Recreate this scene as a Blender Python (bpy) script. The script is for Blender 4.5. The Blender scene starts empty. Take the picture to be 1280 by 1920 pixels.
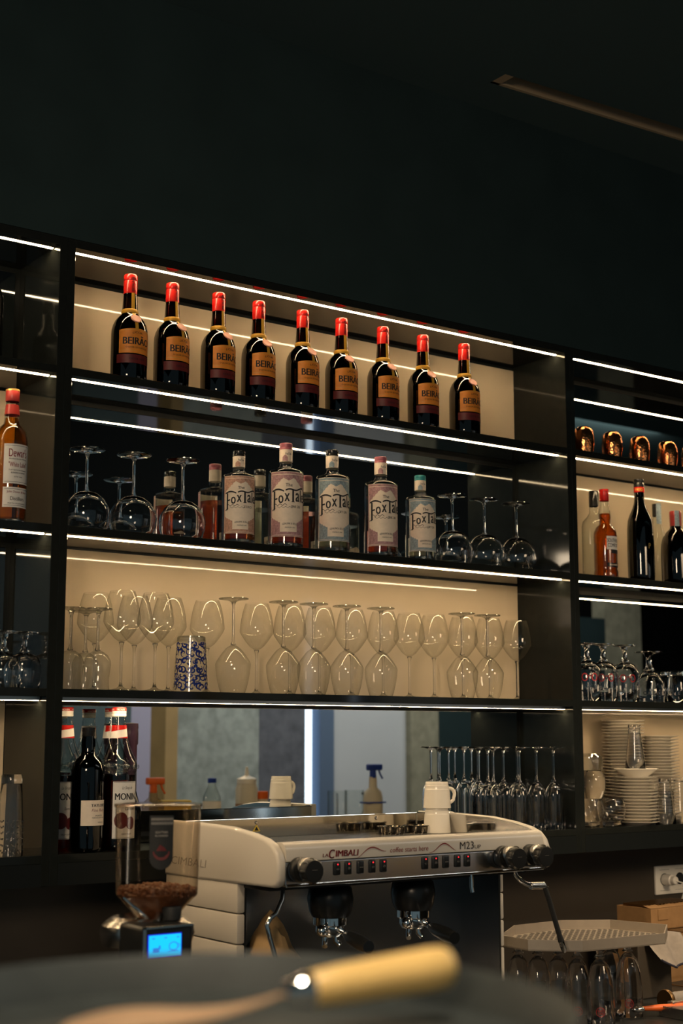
import bpy, bmesh, math, random
from mathutils import Vector, Matrix
random.seed(7)
scene = bpy.context.scene
COL = scene.collection
PI = math.pi

# ------------------------------------------------------------------ camera
EYE = Vector((0.0, 0.0, 1.6))
FPX, PITCH, YAW = 2726.94, 0.155653, 0.628426
cam_data = bpy.data.cameras.new('camera')
cam_data.sensor_fit = 'VERTICAL'
cam_data.sensor_height = 36.0
cam_data.sensor_width = 24.0
cam_data.lens = FPX / 1920.0 * 36.0
cam_data.clip_start = 0.02
cam_data.dof.use_dof = True
cam_data.dof.focus_distance = 3.55
cam_data.dof.aperture_fstop = 4.0
cam = bpy.data.objects.new('camera', cam_data)
cam.location = EYE
cam.rotation_euler = (PI / 2 + PITCH, 0, -YAW)
COL.objects.link(cam)
scene.camera = cam

# ------------------------------------------------------------------ world, exposure
scene.view_settings.view_transform = 'Standard'
scene.view_settings.look = 'None'
scene.view_settings.gamma = 1.0
scene.view_settings.exposure = 0.0
scene.view_settings.use_curve_mapping = False
scene.cycles.use_denoising = True
scene.cycles.max_bounces = 12
scene.cycles.transparent_max_bounces = 48
scene.cycles.transmission_bounces = 16
scene.cycles.sample_clamp_indirect = 6.0
scene.cycles.caustics_refractive = True
world = bpy.data.worlds.new('world')
scene.world = world
world.use_nodes = True
world.node_tree.nodes['Background'].inputs[0].default_value = (0.62, 0.90, 1.0, 1)
world.node_tree.nodes['Background'].inputs[1].default_value = 0.12


def area(name, loc, target, sx, sy, power, color, spread=PI):
    ld = bpy.data.lights.new(name, 'AREA')
    ld.shape = 'RECTANGLE'
    ld.size, ld.size_y = sx, sy
    ld.energy = power
    ld.color = color
    ld.spread = spread
    o = bpy.data.objects.new(name, ld)
    o.location = loc
    o.rotation_euler = (Vector(target) - Vector(loc)).to_track_quat('-Z', 'Y').to_euler()
    COL.objects.link(o)
    return o


# fill lights added for brightness, none of them with a fixture
area('felt_wall_fill', (4.9, 0.75, 3.33), (4.9, -0.6, 1.3), 3.2, 0.25, 60, (1.0, 0.97, 0.90))  # added to brighten the felt panels that the mirrors show
area('guest_side_fill', (-0.95, -0.2, 2.5), (2.2, 3.0, 2.2), 0.6, 0.6, 8, (1.0, 0.76, 0.52), math.radians(75))  # added warm fill for the bottle labels and shelf fronts
area('service_side_fill', (3.1, 1.0, 2.25), (3.3, 3.0, 1.1), 0.5, 0.5, 3.0, (1.0, 0.74, 0.47), math.radians(70))  # added to lift the socket and drainer corner
area('tray_fill', (0.35, 0.45, 3.25), (0.50, 0.75, 1.42), 0.15, 0.15, 1.15, (1.0, 0.82, 0.60), math.radians(34))  # added above the tray to brighten the wooden handle
# warm fill added over the working side of the bar, no fixtures there
area('bar_fill', (0.45, 1.75, 3.30), (1.66, 2.60, 1.30), 0.18, 0.18, 1.4, (1.0, 0.74, 0.47), math.radians(42))
area('bar_fill', (2.75, 1.80, 3.30), (2.90, 2.72, 1.05), 0.18, 0.18, 3.0, (1.0, 0.74, 0.47), math.radians(46))

# ------------------------------------------------------------------ levels of the bar wall
YF = 2.965          # front plane of the shelving
YL = 3.0            # line of the LED profiles
YB = 3.185          # plane of the back panels
LED = [2.7225, 2.4206, 2.0567, 1.694]          # undersides of the four boards
FLOOR = [2.4386, 2.0747, 1.7120, 1.3556]       # what the things of each row stand on
BAY = [(-0.55, 1.359), (1.398, 2.963), (2.999, 4.55)]
COUNTER = 0.92
CEIL = 3.4


def sight(px, py):
    cp, sp, cy, sy = math.cos(PITCH), math.sin(PITCH), math.cos(YAW), math.sin(YAW)
    fw = Vector((sy * cp, cy * cp, sp))
    rt = Vector((cy, -sy, 0))
    up = Vector((-sy * sp, -cy * sp, cp))
    return fw + rt * ((px - 640) / FPX) + up * ((960 - py) / FPX)


def on_y(px, py, y):
    """where a bearing of the photograph meets the vertical plane at depth y"""
    d = sight(px, py)
    return EYE + d * (y / d.y)


def on_z(px, py, z):
    d = sight(px, py)
    return EYE + d * ((z - EYE.z) / d.z)


def shelf_x(px, py, y):
    return on_y(px, py, y).x


# ------------------------------------------------------------------ materials
def mat(name, base=(0.8, 0.8, 0.8), rough=0.5, metal=0.0, spec=0.5, coat=0.0, trans=0.0, ior=1.45,
        emit=None, strength=0.0, noise=0.0, nscale=40.0, bump=0.0, bscale=80.0):
    m = bpy.data.materials.new(name)
    m.use_nodes = True
    nt = m.node_tree
    b = nt.nodes['Principled BSDF']
    b.inputs['Base Color'].default_value = (*base, 1)
    b.inputs['Roughness'].default_value = rough
    b.inputs['Metallic'].default_value = metal
    b.inputs['Specular IOR Level'].default_value = spec
    b.inputs['Coat Weight'].default_value = coat
    b.inputs['Coat Roughness'].default_value = 0.05
    b.inputs['Transmission Weight'].default_value = trans
    b.inputs['IOR'].default_value = ior
    if emit:
        b.inputs['Emission Color'].default_value = (*emit, 1)
        b.inputs['Emission Strength'].default_value = strength
    if noise or bump:
        tc = nt.nodes.new('ShaderNodeTexCoord')
        if noise:
            n = nt.nodes.new('ShaderNodeTexNoise')
            n.inputs['Scale'].default_value = nscale
            n.inputs['Detail'].default_value = 4
            nt.links.new(tc.outputs['Object'], n.inputs['Vector'])
            r = nt.nodes.new('ShaderNodeValToRGB')
            r.color_ramp.elements[0].position = 0.3
            r.color_ramp.elements[1].position = 0.7
            r.color_ramp.elements[0].color = (*[c * (1 - noise) for c in base], 1)
            r.color_ramp.elements[1].color = (*[min(1, c * (1 + noise)) for c in base], 1)
            nt.links.new(n.outputs['Fac'], r.inputs['Fac'])
            nt.links.new(r.outputs['Color'], b.inputs['Base Color'])
        if bump:
            n2 = nt.nodes.new('ShaderNodeTexNoise')
            n2.inputs['Scale'].default_value = bscale
            nt.links.new(tc.outputs['Object'], n2.inputs['Vector'])
            bp = nt.nodes.new('ShaderNodeBump')
            bp.inputs['Strength'].default_value = bump
            bp.inputs['Distance'].default_value = 0.002
            nt.links.new(n2.outputs['Fac'], bp.inputs['Height'])
            nt.links.new(bp.outputs['Normal'], b.inputs['Normal'])
    return m


def thin_glass(name, tint=(0.97, 0.98, 0.97), edge=(0.55, 0.58, 0.57), f0=0.05, rough=0.02, power=3.0):
    """a sheet of glass too thin to bend the view: clear, tinted, reflecting more towards its outline"""
    m = bpy.data.materials.new(name)
    m.use_nodes = True
    nt = m.node_tree
    nt.nodes.clear()
    out = nt.nodes.new('ShaderNodeOutputMaterial')
    mix = nt.nodes.new('ShaderNodeMixShader')
    tr = nt.nodes.new('ShaderNodeBsdfTransparent')
    gl = nt.nodes.new('ShaderNodeBsdfGlossy')
    gl.inputs['Roughness'].default_value = rough
    lw = nt.nodes.new('ShaderNodeLayerWeight')
    lw.inputs['Blend'].default_value = 0.5
    pw = nt.nodes.new('ShaderNodeMath'); pw.operation = 'POWER'
    pw.inputs[1].default_value = power
    nt.links.new(lw.outputs['Facing'], pw.inputs[0])
    mr = nt.nodes.new('ShaderNodeMapRange')
    mr.inputs['To Min'].default_value = f0
    mr.inputs['To Max'].default_value = 0.55
    nt.links.new(pw.outputs[0], mr.inputs['Value'])
    p2 = nt.nodes.new('ShaderNodeMath'); p2.operation = 'POWER'
    p2.inputs[1].default_value = 2.5
    nt.links.new(lw.outputs['Facing'], p2.inputs[0])
    cm = nt.nodes.new('ShaderNodeMix'); cm.data_type = 'RGBA'
    cm.inputs[6].default_value = (*tint, 1)
    cm.inputs[7].default_value = (*edge, 1)
    nt.links.new(p2.outputs[0], cm.inputs[0])
    nt.links.new(cm.outputs[2], tr.inputs['Color'])
    nt.links.new(mr.outputs['Result'], mix.inputs['Fac'])
    nt.links.new(tr.outputs[0], mix.inputs[1])
    nt.links.new(gl.outputs[0], mix.inputs[2])
    nt.links.new(mix.outputs[0], out.inputs['Surface'])
    return m


M = {}
M['black_wall'] = mat('black wall paint', (0.024, 0.040, 0.042), 0.95, spec=0.0, noise=0.08, nscale=6)
M['black_ceiling'] = mat('black ceiling paint', (0.054, 0.086, 0.091), 0.95, spec=0.0)
M['laminate'] = mat('black gloss laminate', (0.012, 0.014, 0.013), 0.055, spec=0.22, noise=0.1)
M['edge'] = mat('black satin edge', (0.009, 0.011, 0.011), 0.35, spec=0.2)
M['cream'] = mat('cream lacquered panel', (0.60, 0.495, 0.345), 0.045, spec=0.5, noise=0.02, nscale=8)
M['mirror'] = mat('silvered mirror', (0.72, 0.75, 0.75), 0.0, metal=1.0)
M['alu'] = mat('brushed aluminium', (0.62, 0.60, 0.56), 0.32, metal=1.0)
M['led'] = mat('lit LED diffuser', (1, 1, 1), 0.4, emit=(1.0, 0.72, 0.41), strength=66)
M['steel'] = mat('stainless steel', (0.60, 0.58, 0.54), 0.22, metal=1.0, noise=0.06, nscale=25)
M['panel_steel'] = mat('satin steel strip', (0.78, 0.80, 0.82), 0.20, metal=1.0)
M['polished'] = mat('polished steel', (0.62, 0.60, 0.56), 0.07, metal=1.0)
M['drainer'] = mat('dull pressed steel', (0.38, 0.33, 0.27), 0.42, metal=0.55, noise=0.06, nscale=25)
M['chrome'] = mat('chrome', (0.78, 0.77, 0.75), 0.04, metal=1.0)
M['white_plastic'] = mat('white painted casing', (0.55, 0.51, 0.44), 0.30, coat=0.2)
M['white_socket'] = mat('white socket plastic', (0.86, 0.82, 0.74), 0.35)
M['black_plastic'] = mat('black plastic', (0.012, 0.013, 0.013), 0.28)
M['black_rubber'] = mat('black rubber', (0.015, 0.016, 0.016), 0.6)
M['porcelain'] = mat('white porcelain', (0.78, 0.73, 0.63), 0.12, coat=0.4)
M['dark_counter'] = mat('dark stone worktop', (0.020, 0.021, 0.020), 0.35, noise=0.3, nscale=60)
M['backsplash'] = mat('dark brown splashback', (0.055, 0.045, 0.034), 0.45, noise=0.06, nscale=10)
M['floor'] = mat('dark tiled floor', (0.05, 0.05, 0.05), 0.5, noise=0.2, nscale=4)
M['glass'] = mat('clear drinking glass', (1, 1, 1), 0.0, trans=1.0, ior=1.48)
M['film_glass'] = thin_glass('clear thin glass', (0.98, 0.985, 0.98), (0.72, 0.73, 0.70), 0.07, 0.025, 4.0)
M['black_far'] = mat('black upper wall', (0.004, 0.0045, 0.0045), 0.9, spec=0.0)
M['relief_tone'] = mat('casing letters in relief tone', (0.27, 0.24, 0.20), 0.4)  # letters are flat; the shading of their relief is put into a darker colour
M['glass_amb'] = thin_glass('clear bottle glass', (0.93, 0.95, 0.93), (0.35, 0.38, 0.36), 0.05, 0.02, 2.6)
M['solid_glass'] = mat('solid glass', (1, 1, 1), 0.0, trans=1.0, ior=1.47)
M['smoke_glass'] = thin_glass('smoky plastic', (0.88, 0.82, 0.74), (0.55, 0.48, 0.40), 0.05, 0.10, 3.0)
M['dark_glass'] = thin_glass('dark brown bottle glass', (0.11, 0.055, 0.016), (0.02, 0.012, 0.006), 0.05, 0.02, 2.2)
M['green_glass'] = thin_glass('black green bottle glass', (0.035, 0.04, 0.02), (0.01, 0.012, 0.008), 0.06, 0.03, 2.2)
M['amber'] = thin_glass('amber spirit', (0.80, 0.36, 0.055), (0.38, 0.11, 0.01), 0.03, 0.02, 3)
M['gold_spirit'] = thin_glass('golden spirit', (0.86, 0.50, 0.09), (0.45, 0.18, 0.01), 0.03, 0.02, 3)
M['pink_gin'] = thin_glass('pink spirit', (0.95, 0.58, 0.43), (0.70, 0.26, 0.15), 0.03, 0.02, 3)
M['peach_gin'] = thin_glass('peach spirit', (0.96, 0.57, 0.36), (0.72, 0.27, 0.12), 0.03, 0.02, 3)
M['clear_gin'] = thin_glass('clear spirit', (0.93, 0.95, 0.90), (0.50, 0.52, 0.48), 0.03, 0.02, 3)
M['syrup'] = thin_glass('brown syrup', (0.42, 0.11, 0.02), (0.12, 0.02, 0.0), 0.04, 0.02, 2.5)
M['red_cap'] = mat('red foil cap', (0.50, 0.014, 0.010), 0.25, coat=0.0)
M['dull_red'] = mat('dull red foil', (0.34, 0.03, 0.025), 0.35, coat=0.2)
M['black_cap'] = mat('black cap', (0.014, 0.014, 0.013), 0.2)
M['pink_cap'] = mat('pink cap', (0.34, 0.10, 0.13), 0.3, noise=0.1)
M['teal_cap'] = mat('teal cap', (0.03, 0.25, 0.27), 0.3, noise=0.1)
M['white_cap'] = mat('white cap', (0.80, 0.77, 0.70), 0.3)
M['ribbon'] = mat('golden ribbon', (0.62, 0.33, 0.035), 0.35, spec=0.4)
M['wax'] = mat('pink wax seal', (0.66, 0.26, 0.17), 0.4, bump=0.5, bscale=300)
M['orange_label'] = mat('burnt orange label', (0.74, 0.25, 0.028), 0.45, noise=0.12, nscale=60)
M['maroon_label'] = mat('dark red label', (0.12, 0.012, 0.012), 0.45, noise=0.15, nscale=60)
M['paper'] = mat('cream paper label', (0.82, 0.71, 0.58), 0.6, noise=0.05, nscale=90)
M['white_paper'] = mat('white paper label', (0.76, 0.74, 0.70), 0.6, noise=0.03, nscale=90)
M['pink_ink'] = mat('pink ink', (0.42, 0.24, 0.25), 0.6, noise=0.35, nscale=220)
M['peach_ink'] = mat('peach ink', (0.50, 0.29, 0.21), 0.6, noise=0.35, nscale=220)
M['blue_ink'] = mat('pale blue ink', (0.25, 0.33, 0.37), 0.6, noise=0.35, nscale=220)
M['black_ink'] = mat('black ink', (0.012, 0.012, 0.015), 0.6)
M['red_ink'] = mat('red ink', (0.42, 0.02, 0.02), 0.5)
M['wine_ink'] = mat('dark red ink', (0.20, 0.015, 0.02), 0.5)
M['gold_ink'] = mat('gold ink', (0.60, 0.40, 0.12), 0.4, metal=0.6)
M['yellow_ink'] = mat('yellow ink', (0.70, 0.50, 0.06), 0.5)
M['navy_ink'] = mat('navy blue glaze', (0.012, 0.022, 0.16), 0.25)
M['grey_ink'] = mat('grey ink', (0.35, 0.33, 0.30), 0.6)
M['copper'] = mat('hammered copper', (0.80, 0.30, 0.11), 0.14, metal=1.0, bump=0.6, bscale=150)
M['screen'] = mat('lit blue screen', (0.0, 0.02, 0.05), 0.3, emit=(0.01, 0.50, 0.90), strength=1.35)
M['screen_edge'] = mat('screen bezel glow', (0.0, 0.0, 0.05), 0.3, emit=(0.02, 0.03, 0.85), strength=0.9)
M['screen_mark'] = mat('screen symbols', (0.02, 0.1, 0.3), 0.4, emit=(0.03, 0.22, 0.75), strength=0.9)
M['red_led'] = mat('lit red indicator', (0.4, 0.0, 0.0), 0.4, emit=(1.0, 0.02, 0.03), strength=2.2)
M['dark_steel'] = mat('dark steel', (0.16, 0.14, 0.11), 0.2, metal=1.0)  # steel in one darker even tone
M['syrup_dark'] = thin_glass('dark liqueur', (0.10, 0.045, 0.012), (0.02, 0.01, 0.004), 0.02, 0.05, 3)
M['bean'] = mat('roasted coffee', (0.17, 0.070, 0.032), 0.38, noise=0.35, nscale=90)
M['card'] = mat('brown cardboard', (0.30, 0.165, 0.065), 0.8, noise=0.08, nscale=50)
M['kraft'] = mat('crumpled kraft paper', (0.42, 0.27, 0.12), 0.75, noise=0.1, nscale=30, bump=0.5, bscale=40)
M['wood'] = mat('pale varnished wood', (0.86, 0.58, 0.21), 0.35, noise=0.12, nscale=18)
M['blade'] = mat('worn copper toned blade', (0.66, 0.43, 0.26), 0.35, metal=0.55)
M['tray'] = mat('black non slip tray', (0.038, 0.047, 0.047), 0.55, noise=0.15, nscale=30, bump=0.2, bscale=400)
M['cloth'] = mat('grey cloth', (0.24, 0.21, 0.18), 0.9, noise=0.1, nscale=60)
M['dark_cloth'] = mat('dark hem', (0.02, 0.02, 0.035), 0.9)
M['wire'] = mat('bronze wire', (0.24, 0.13, 0.05), 0.35, metal=0.9)
M['slot'] = mat('beige slot lining', (0.36, 0.27, 0.17), 0.8)
M['felt_grey'] = mat('grey green felt', (0.34, 0.37, 0.34), 0.95, spec=0.0, noise=0.22, nscale=16)
M['felt_dark'] = mat('slate felt', (0.13, 0.135, 0.155), 0.95, spec=0.0, noise=0.2, nscale=16)
M['felt_olive'] = mat('olive felt', (0.29, 0.275, 0.20), 0.95, spec=0.0, noise=0.2, nscale=16)
M['wall_grey'] = mat('blue grey painted wall', (0.56, 0.58, 0.60), 0.8, spec=0.1, noise=0.04, nscale=2)
M['curtain'] = mat('lavender curtain', (0.46, 0.44, 0.58), 0.9, spec=0.0)
M['teal_wall'] = mat('dark teal wall', (0.10, 0.14, 0.15), 0.8, spec=0.1)
M['brown_wood'] = mat('brown timber', (0.20, 0.13, 0.045), 0.6, noise=0.15, nscale=8)
M['tan_wood'] = mat('tan timber', (0.42, 0.28, 0.12), 0.6, noise=0.1, nscale=8)
M['daylight'] = mat('daylight behind glass', (1, 1, 1), 0.5, emit=(0.72, 0.86, 1.0), strength=2.6)
M['blue_daylit'] = mat('daylight blue beside the gap', (0.12, 0.17, 0.26), 0.9, spec=0.0)  # blue of the grazing daylight is put into this panel's colour
M['orange_plastic'] = mat('orange plastic', (0.72, 0.13, 0.02), 0.35)
M['blue_plastic'] = mat('blue plastic', (0.015, 0.05, 0.32), 0.35)
M['milk_plastic'] = mat('milky plastic', (0.62, 0.58, 0.48), 0.4)
M['yellow_card'] = mat('yellow card', (0.72, 0.48, 0.06), 0.6)
M['purple_foil'] = mat('dark purple foil', (0.055, 0.025, 0.05), 0.3)
M['sugar_brown'] = mat('brown sauce', (0.30, 0.15, 0.06), 0.5)


# ------------------------------------------------------------------ mesh helpers
class MB:
    """collects shapes and links them as ONE mesh object"""

    def __init__(self):
        self.v, self.f = [], []

    def add(self, verts, faces):
        n = len(self.v)
        self.v += [tuple(v) for v in verts]
        self.f += [tuple(i + n for i in f) for f in faces]
        return self

    def lathe(self, prof, seg=32, c=(0, 0, 0), mtx=None, sx=1.0, sy=1.0):
        vs, fs, rings = [], [], []
        for r, z in prof:
            if r < 1e-7:
                rings.append([len(vs)])
                vs.append(Vector((0, 0, z)))
            else:
                ring = []
                for i in range(seg):
                    a = 2 * PI * i / seg
                    ring.append(len(vs))
                    vs.append(Vector((r * math.cos(a) * sx, r * math.sin(a) * sy, z)))
                rings.append(ring)
        for a, b in zip(rings, rings[1:]):
            if len(a) == 1 and len(b) == 1:
                continue
            for i in range(seg):
                j = (i + 1) % seg
                if len(a) == 1:
                    fs.append((a[0], b[j], b[i]))
                elif len(b) == 1:
                    fs.append((a[i], a[j], b[0]))
                else:
                    fs.append((a[i], a[j], b[j], b[i]))
        if mtx is not None:
            vs = [mtx @ v for v in vs]
        vs = [v + Vector(c) for v in vs]
        return self.add(vs, fs)

    def box(self, lo, hi, bev=0.0, seg=2, mtx=None):
        bm = bmesh.new()
        lo, hi = Vector(lo), Vector(hi)
        s = hi - lo
        bmesh.ops.create_cube(bm, size=1.0, matrix=Matrix.Translation((lo + hi) / 2) @ Matrix.Diagonal((s.x, s.y, s.z, 1)))
        if bev > 0:
            bmesh.ops.bevel(bm, geom=list(bm.edges), offset=bev, segments=seg, profile=0.5, affect='EDGES')
        bm.verts.ensure_lookup_table()
        vs = [v.co.copy() for v in bm.verts]
        if mtx is not None:
            vs = [mtx @ v for v in vs]
        self.add(vs, [[v.index for v in f.verts] for f in bm.faces])
        bm.free()
        return self

    def prism(self, poly, d0, d1, axis='x', bev=0.0, seg=2):
        """polygon pushed along an axis; poly gives the two other coordinates in order"""
        bm = bmesh.new()

        def P(u, v, d):
            return {'x': (d, u, v), 'y': (u, d, v), 'z': (u, v, d)}[axis]
        a = [bm.verts.new(P(u, v, d0)) for u, v in poly]
        b = [bm.verts.new(P(u, v, d1)) for u, v in poly]
        n = len(poly)
        caps = [bm.faces.new(a), bm.faces.new(list(reversed(b)))]
        for i in range(n):
            j = (i + 1) % n
            bm.faces.new((a[i], b[i], b[j], a[j]))
        bmesh.ops.recalc_face_normals(bm, faces=list(bm.faces))
        if bev > 0:
            es = [e for f in caps for e in f.edges]
            bmesh.ops.bevel(bm, geom=es, offset=bev, segments=seg, profile=0.5, affect='EDGES')
        bm.verts.index_update()
        self.add([v.co.copy() for v in bm.verts], [[v.index for v in f.verts] for f in bm.faces])
        bm.free()
        return self

    def tube(self, pts, r, seg=10, closed=False, cap=True):
        pts = [Vector(p) for p in pts]
        n = len(pts)
        rs = r if isinstance(r, (list, tuple)) else [r] * n
        vs, fs = [], []
        prev = None
        for i, p in enumerate(pts):
            if closed:
                t = pts[(i + 1) % n] - pts[i - 1]
            else:
                t = pts[min(i + 1, n - 1)] - pts[max(i - 1, 0)]
            t.normalize()
            if prev is None:
                u = t.orthogonal().normalized()
            else:
                u = (prev - t * prev.dot(t))
                u = u.normalized() if u.length > 1e-6 else t.orthogonal().normalized()
            prev = u
            w = t.cross(u)
            for k in range(seg):
                a = 2 * PI * k / seg
                vs.append(p + (u * math.cos(a) + w * math.sin(a)) * rs[i])
        m = n if closed else n - 1
        for i in range(m):
            j = (i + 1) % n
            for k in range(seg):
                l = (k + 1) % seg
                fs.append((i * seg + k, i * seg + l, j * seg + l, j * seg + k))
        if cap and not closed:
            fs.append(tuple(reversed(range(seg))))
            fs.append(tuple(range((n - 1) * seg, n * seg)))
        return self.add(vs, fs)

    def ball(self, c, r, seg=20, rings=12, sx=1, sy=1, sz=1):
        prof = [(r * math.sin(PI * i / rings), -r * math.cos(PI * i / rings) * sz) for i in range(rings + 1)]
        prof[0] = (0, -r * sz); prof[-1] = (0, r * sz)
        return self.lathe(prof, seg, c, None, sx, sy)

    def band(self, R, s0, s1, lo, hi, n=24, a0=0.0):
        """patch on an upright cylinder of radius R (or R(z)): arc length s, heights from lo(s) to hi(s); s=0 faces -y"""
        vs, fs = [], []
        rr = R if callable(R) else (lambda z: R)
        f_lo = lo if callable(lo) else (lambda s: lo)
        f_hi = hi if callable(hi) else (lambda s: hi)
        r0 = rr(f_lo(0.0))
        for i in range(n + 1):
            s = s0 + (s1 - s0) * i / n
            a = a0 + s / r0
            for z in (f_lo(s), f_hi(s)):
                q = rr(z)
                vs.append((q * math.sin(a), -q * math.cos(a), z))
        for i in range(n):
            fs.append((2 * i, 2 * i + 2, 2 * i + 3, 2 * i + 1))
        return self.add(vs, fs)

    def build(self, name, material, parent=None, smooth=35):
        me = bpy.data.meshes.new(name)
        me.from_pydata(self.v, [], self.f)
        me.materials.append(M[material] if isinstance(material, str) else material)
        if smooth:
            me.polygons.foreach_set('use_smooth', [True] * len(me.polygons))
            me.set_sharp_from_angle(angle=math.radians(smooth))
        me.update()
        o = bpy.data.objects.new(name, me)
        COL.objects.link(o)
        if parent is not None:
            o.parent = parent
        return o


def tag(o, label=None, cat=None, group=None, kind=None):
    if label: o['label'] = label
    if cat: o['category'] = cat
    if group: o['group'] = group
    if kind: o['kind'] = kind
    return o


def thing(name, label, cat, loc=(0, 0, 0), rz=0.0, group=None):
    o = bpy.data.objects.new(name, None)
    o.empty_display_size = 0.05
    o.location = loc
    o.rotation_euler = (0, 0, rz)
    COL.objects.link(o)
    return tag(o, label, cat, group)


def copy_tree(o, parent=None):
    c = o.copy()
    COL.objects.link(c)
    if parent is not None:
        c.parent = parent
    for ch in KIDS.get(o.name, list(o.children)):
        copy_tree(ch, c)
    return c


KIDS = {}


def place(o, loc, label, group=None, rz=0.0, flip=None):
    o.location = loc
    if flip is not None:
        o.rotation_euler = (PI, 0, rz)
        o.location = (loc[0], loc[1], loc[2] + flip)
    else:
        o.rotation_euler = (0, 0, rz)
    o['label'] = label
    if group:
        o['group'] = group
    return o


def struct(o):
    o['kind'] = 'structure'
    return o


ONES = ['', 'first', 'second', 'third', 'fourth', 'fifth', 'sixth', 'seventh', 'eighth', 'ninth', 'tenth', 'eleventh',
        'twelfth', 'thirteenth', 'fourteenth', 'fifteenth', 'sixteenth', 'seventeenth', 'eighteenth', 'nineteenth']
TENS = {2: ('twentieth', 'twenty'), 3: ('thirtieth', 'thirty'), 4: ('fortieth', 'forty')}


def nth(n):
    if n < 20: return ONES[n]
    t, u = divmod(n, 10)
    return TENS[t][0] if u == 0 else TENS[t][1] + '-' + ONES[u]


_text = {}


def text_verts(s, bold=0.0):
    """outline faces of a line of writing, centred, one unit high"""
    key = (s, bold)
    if key not in _text:
        cu = bpy.data.curves.new('writing', 'FONT')
        cu.body = s
        cu.size = 1.0
        cu.resolution_u = 3
        o = bpy.data.objects.new('writing', cu)
        COL.objects.link(o)
        dg = bpy.context.evaluated_depsgraph_get()
        me = bpy.data.meshes.new_from_object(o.evaluated_get(dg))
        vs = [v.co.copy() for v in me.vertices]
        fs = [tuple(p.vertices) for p in me.polygons]
        bpy.data.meshes.remove(me)
        bpy.data.objects.remove(o)
        bpy.data.curves.remove(cu)
        if bold:      # heavier strokes: the line is laid down twice, a little apart
            n = len(vs)
            vs = [v + Vector((-bold * .7, 0, 0)) for v in vs] + [v + Vector((bold * .7, 0, 0)) for v in vs]
            fs = fs + [tuple(k + n for k in f) for f in fs]
        x0, x1 = min(v.x for v in vs), max(v.x for v in vs)
        y0, y1 = min(v.y for v in vs), max(v.y for v in vs)
        _text[key] = ([((v.x - (x0 + x1) / 2) / (x1 - x0), (v.y - (y0 + y1) / 2) / (y1 - y0)) for v in vs], fs)
    return _text[key]


def write_round(mb, s, w, h, R, z, a0=0.0, bold=0.0, shear=0.0, arch=0.0, turn=False, upside=False):
    vs, fs = text_verts(s, bold)
    out = []
    for u, v in vs:
        x, y = u * w + v * h * shear, v * h
        if arch:
            y += arch * (1 - (2 * u) ** 2)
        if turn:
            x, y = -y, x
        if upside:
            x, y = -x, -y
        a = a0 + x / R
        out.append((R * math.sin(a), -R * math.cos(a), z + y))
    return mb.add(out, fs)


def write_flat(mb, s, w, h, origin, ux, uy, bold=0.0, shear=0.0):
    vs, fs = text_verts(s, bold)
    o, ux, uy = Vector(origin), Vector(ux), Vector(uy)
    return mb.add([o + ux * (u * w + v * h * shear) + uy * (v * h) for u, v in vs], fs)

# =================================================================== ROOM
def slab(name, lo, hi, m):
    return struct(MB().box(lo, hi).build(name, m, smooth=0))


slab('floor', (-2.5, -0.9, -0.1), (9.6, 3.4, 0.0), 'floor')
slab('wall_right', (9.5, -0.9, 0.0), (9.6, 3.4, CEIL), 'black_wall')
# the wall over and behind the shelving
slab('wall_back', (-2.5, 3.26, 0.0), (9.5, 3.4, CEIL), 'black_wall')
slab('wall_above_shelving', (-2.5, YF, 2.7425), (9.5, 3.26, CEIL), 'black_wall')
slab('wall_splashback', (-2.5, YB, COUNTER), (9.5, 3.26, 1.3556), 'backsplash')
# ceiling with the long slot of the unlit recessed light
s0, s1, s2, s3 = on_z(918, 155, CEIL), on_z(1280, 265, CEIL), None, on_z(947, 139, CEIL)
dx = (s1 - s0)
far0, far1 = s0, s0 + dx * 3.4
near0 = s3
near1 = s3 + dx * 3.4
cm = MB()
ox = [(-2.5, 3.26), (9.5, 3.26), (9.5, -0.9), (-2.5, -0.9)]
inn = [(far0.x, far0.y), (far1.x, far1.y), (near1.x, near1.y), (near0.x, near0.y)]
cm.add([(x, y, CEIL) for x, y in ox + inn], [(0, 1, 5, 4), (1, 2, 6, 5), (2, 3, 7, 6), (3, 0, 4, 7)])
cm.add([(x, y, CEIL + 0.12) for x, y in ox], [(0, 1, 2, 3)])
struct(cm.build('ceiling', 'black_ceiling', smooth=0))
t = thing('recessed_slot_light', 'long unlit beige slot light sunk into the black ceiling', 'ceiling light', (far0.x, far0.y, CEIL))
sm = MB()
o_ = Vector((far0.x, far0.y, CEIL))
p_ = [Vector((x, y, CEIL)) - o_ for x, y in inn]
up_ = Vector((0, 0, 0.05))
sm.add(p_ + [p + up_ for p in p_], [(0, 1, 5, 4), (1, 2, 6, 5), (2, 3, 7, 6), (3, 0, 4, 7)])
sm.build('housing', 'slot', t, smooth=0)
sm = MB()
sm.add([p + up_ * 0.98 for p in p_], [(0, 1, 2, 3)])
sm.build('diffuser', 'slot', t, smooth=0)
sm = MB()
e0, e1 = p_[0], p_[1]
w_ = (p_[3] - p_[0]) * 0.16
sm.add([e0, e1, e1 + w_, e0 + w_, e0 + up_ * .12, e1 + up_ * .12, e1 + w_ + up_ * .12, e0 + w_ + up_ * .12],
       [(0, 1, 2, 3), (4, 5, 6, 7), (0, 1, 5, 4), (2, 3, 7, 6)])
l_ = (p_[1] - p_[0]).normalized() * 0.03
sm.add([p_[0], p_[0] + l_, p_[3] + l_, p_[3]], [(0, 1, 2, 3)])
sm.build('trim', 'slot', t, smooth=0)

# the wall behind the guests, seen only in the mirrors: felt panels, curtain, a gap of daylight
WY = -0.6


def wall_x(px):
    return (2 * YB - WY) * math.tan(YAW + math.atan((px - 640) / 2760.0))


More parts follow.
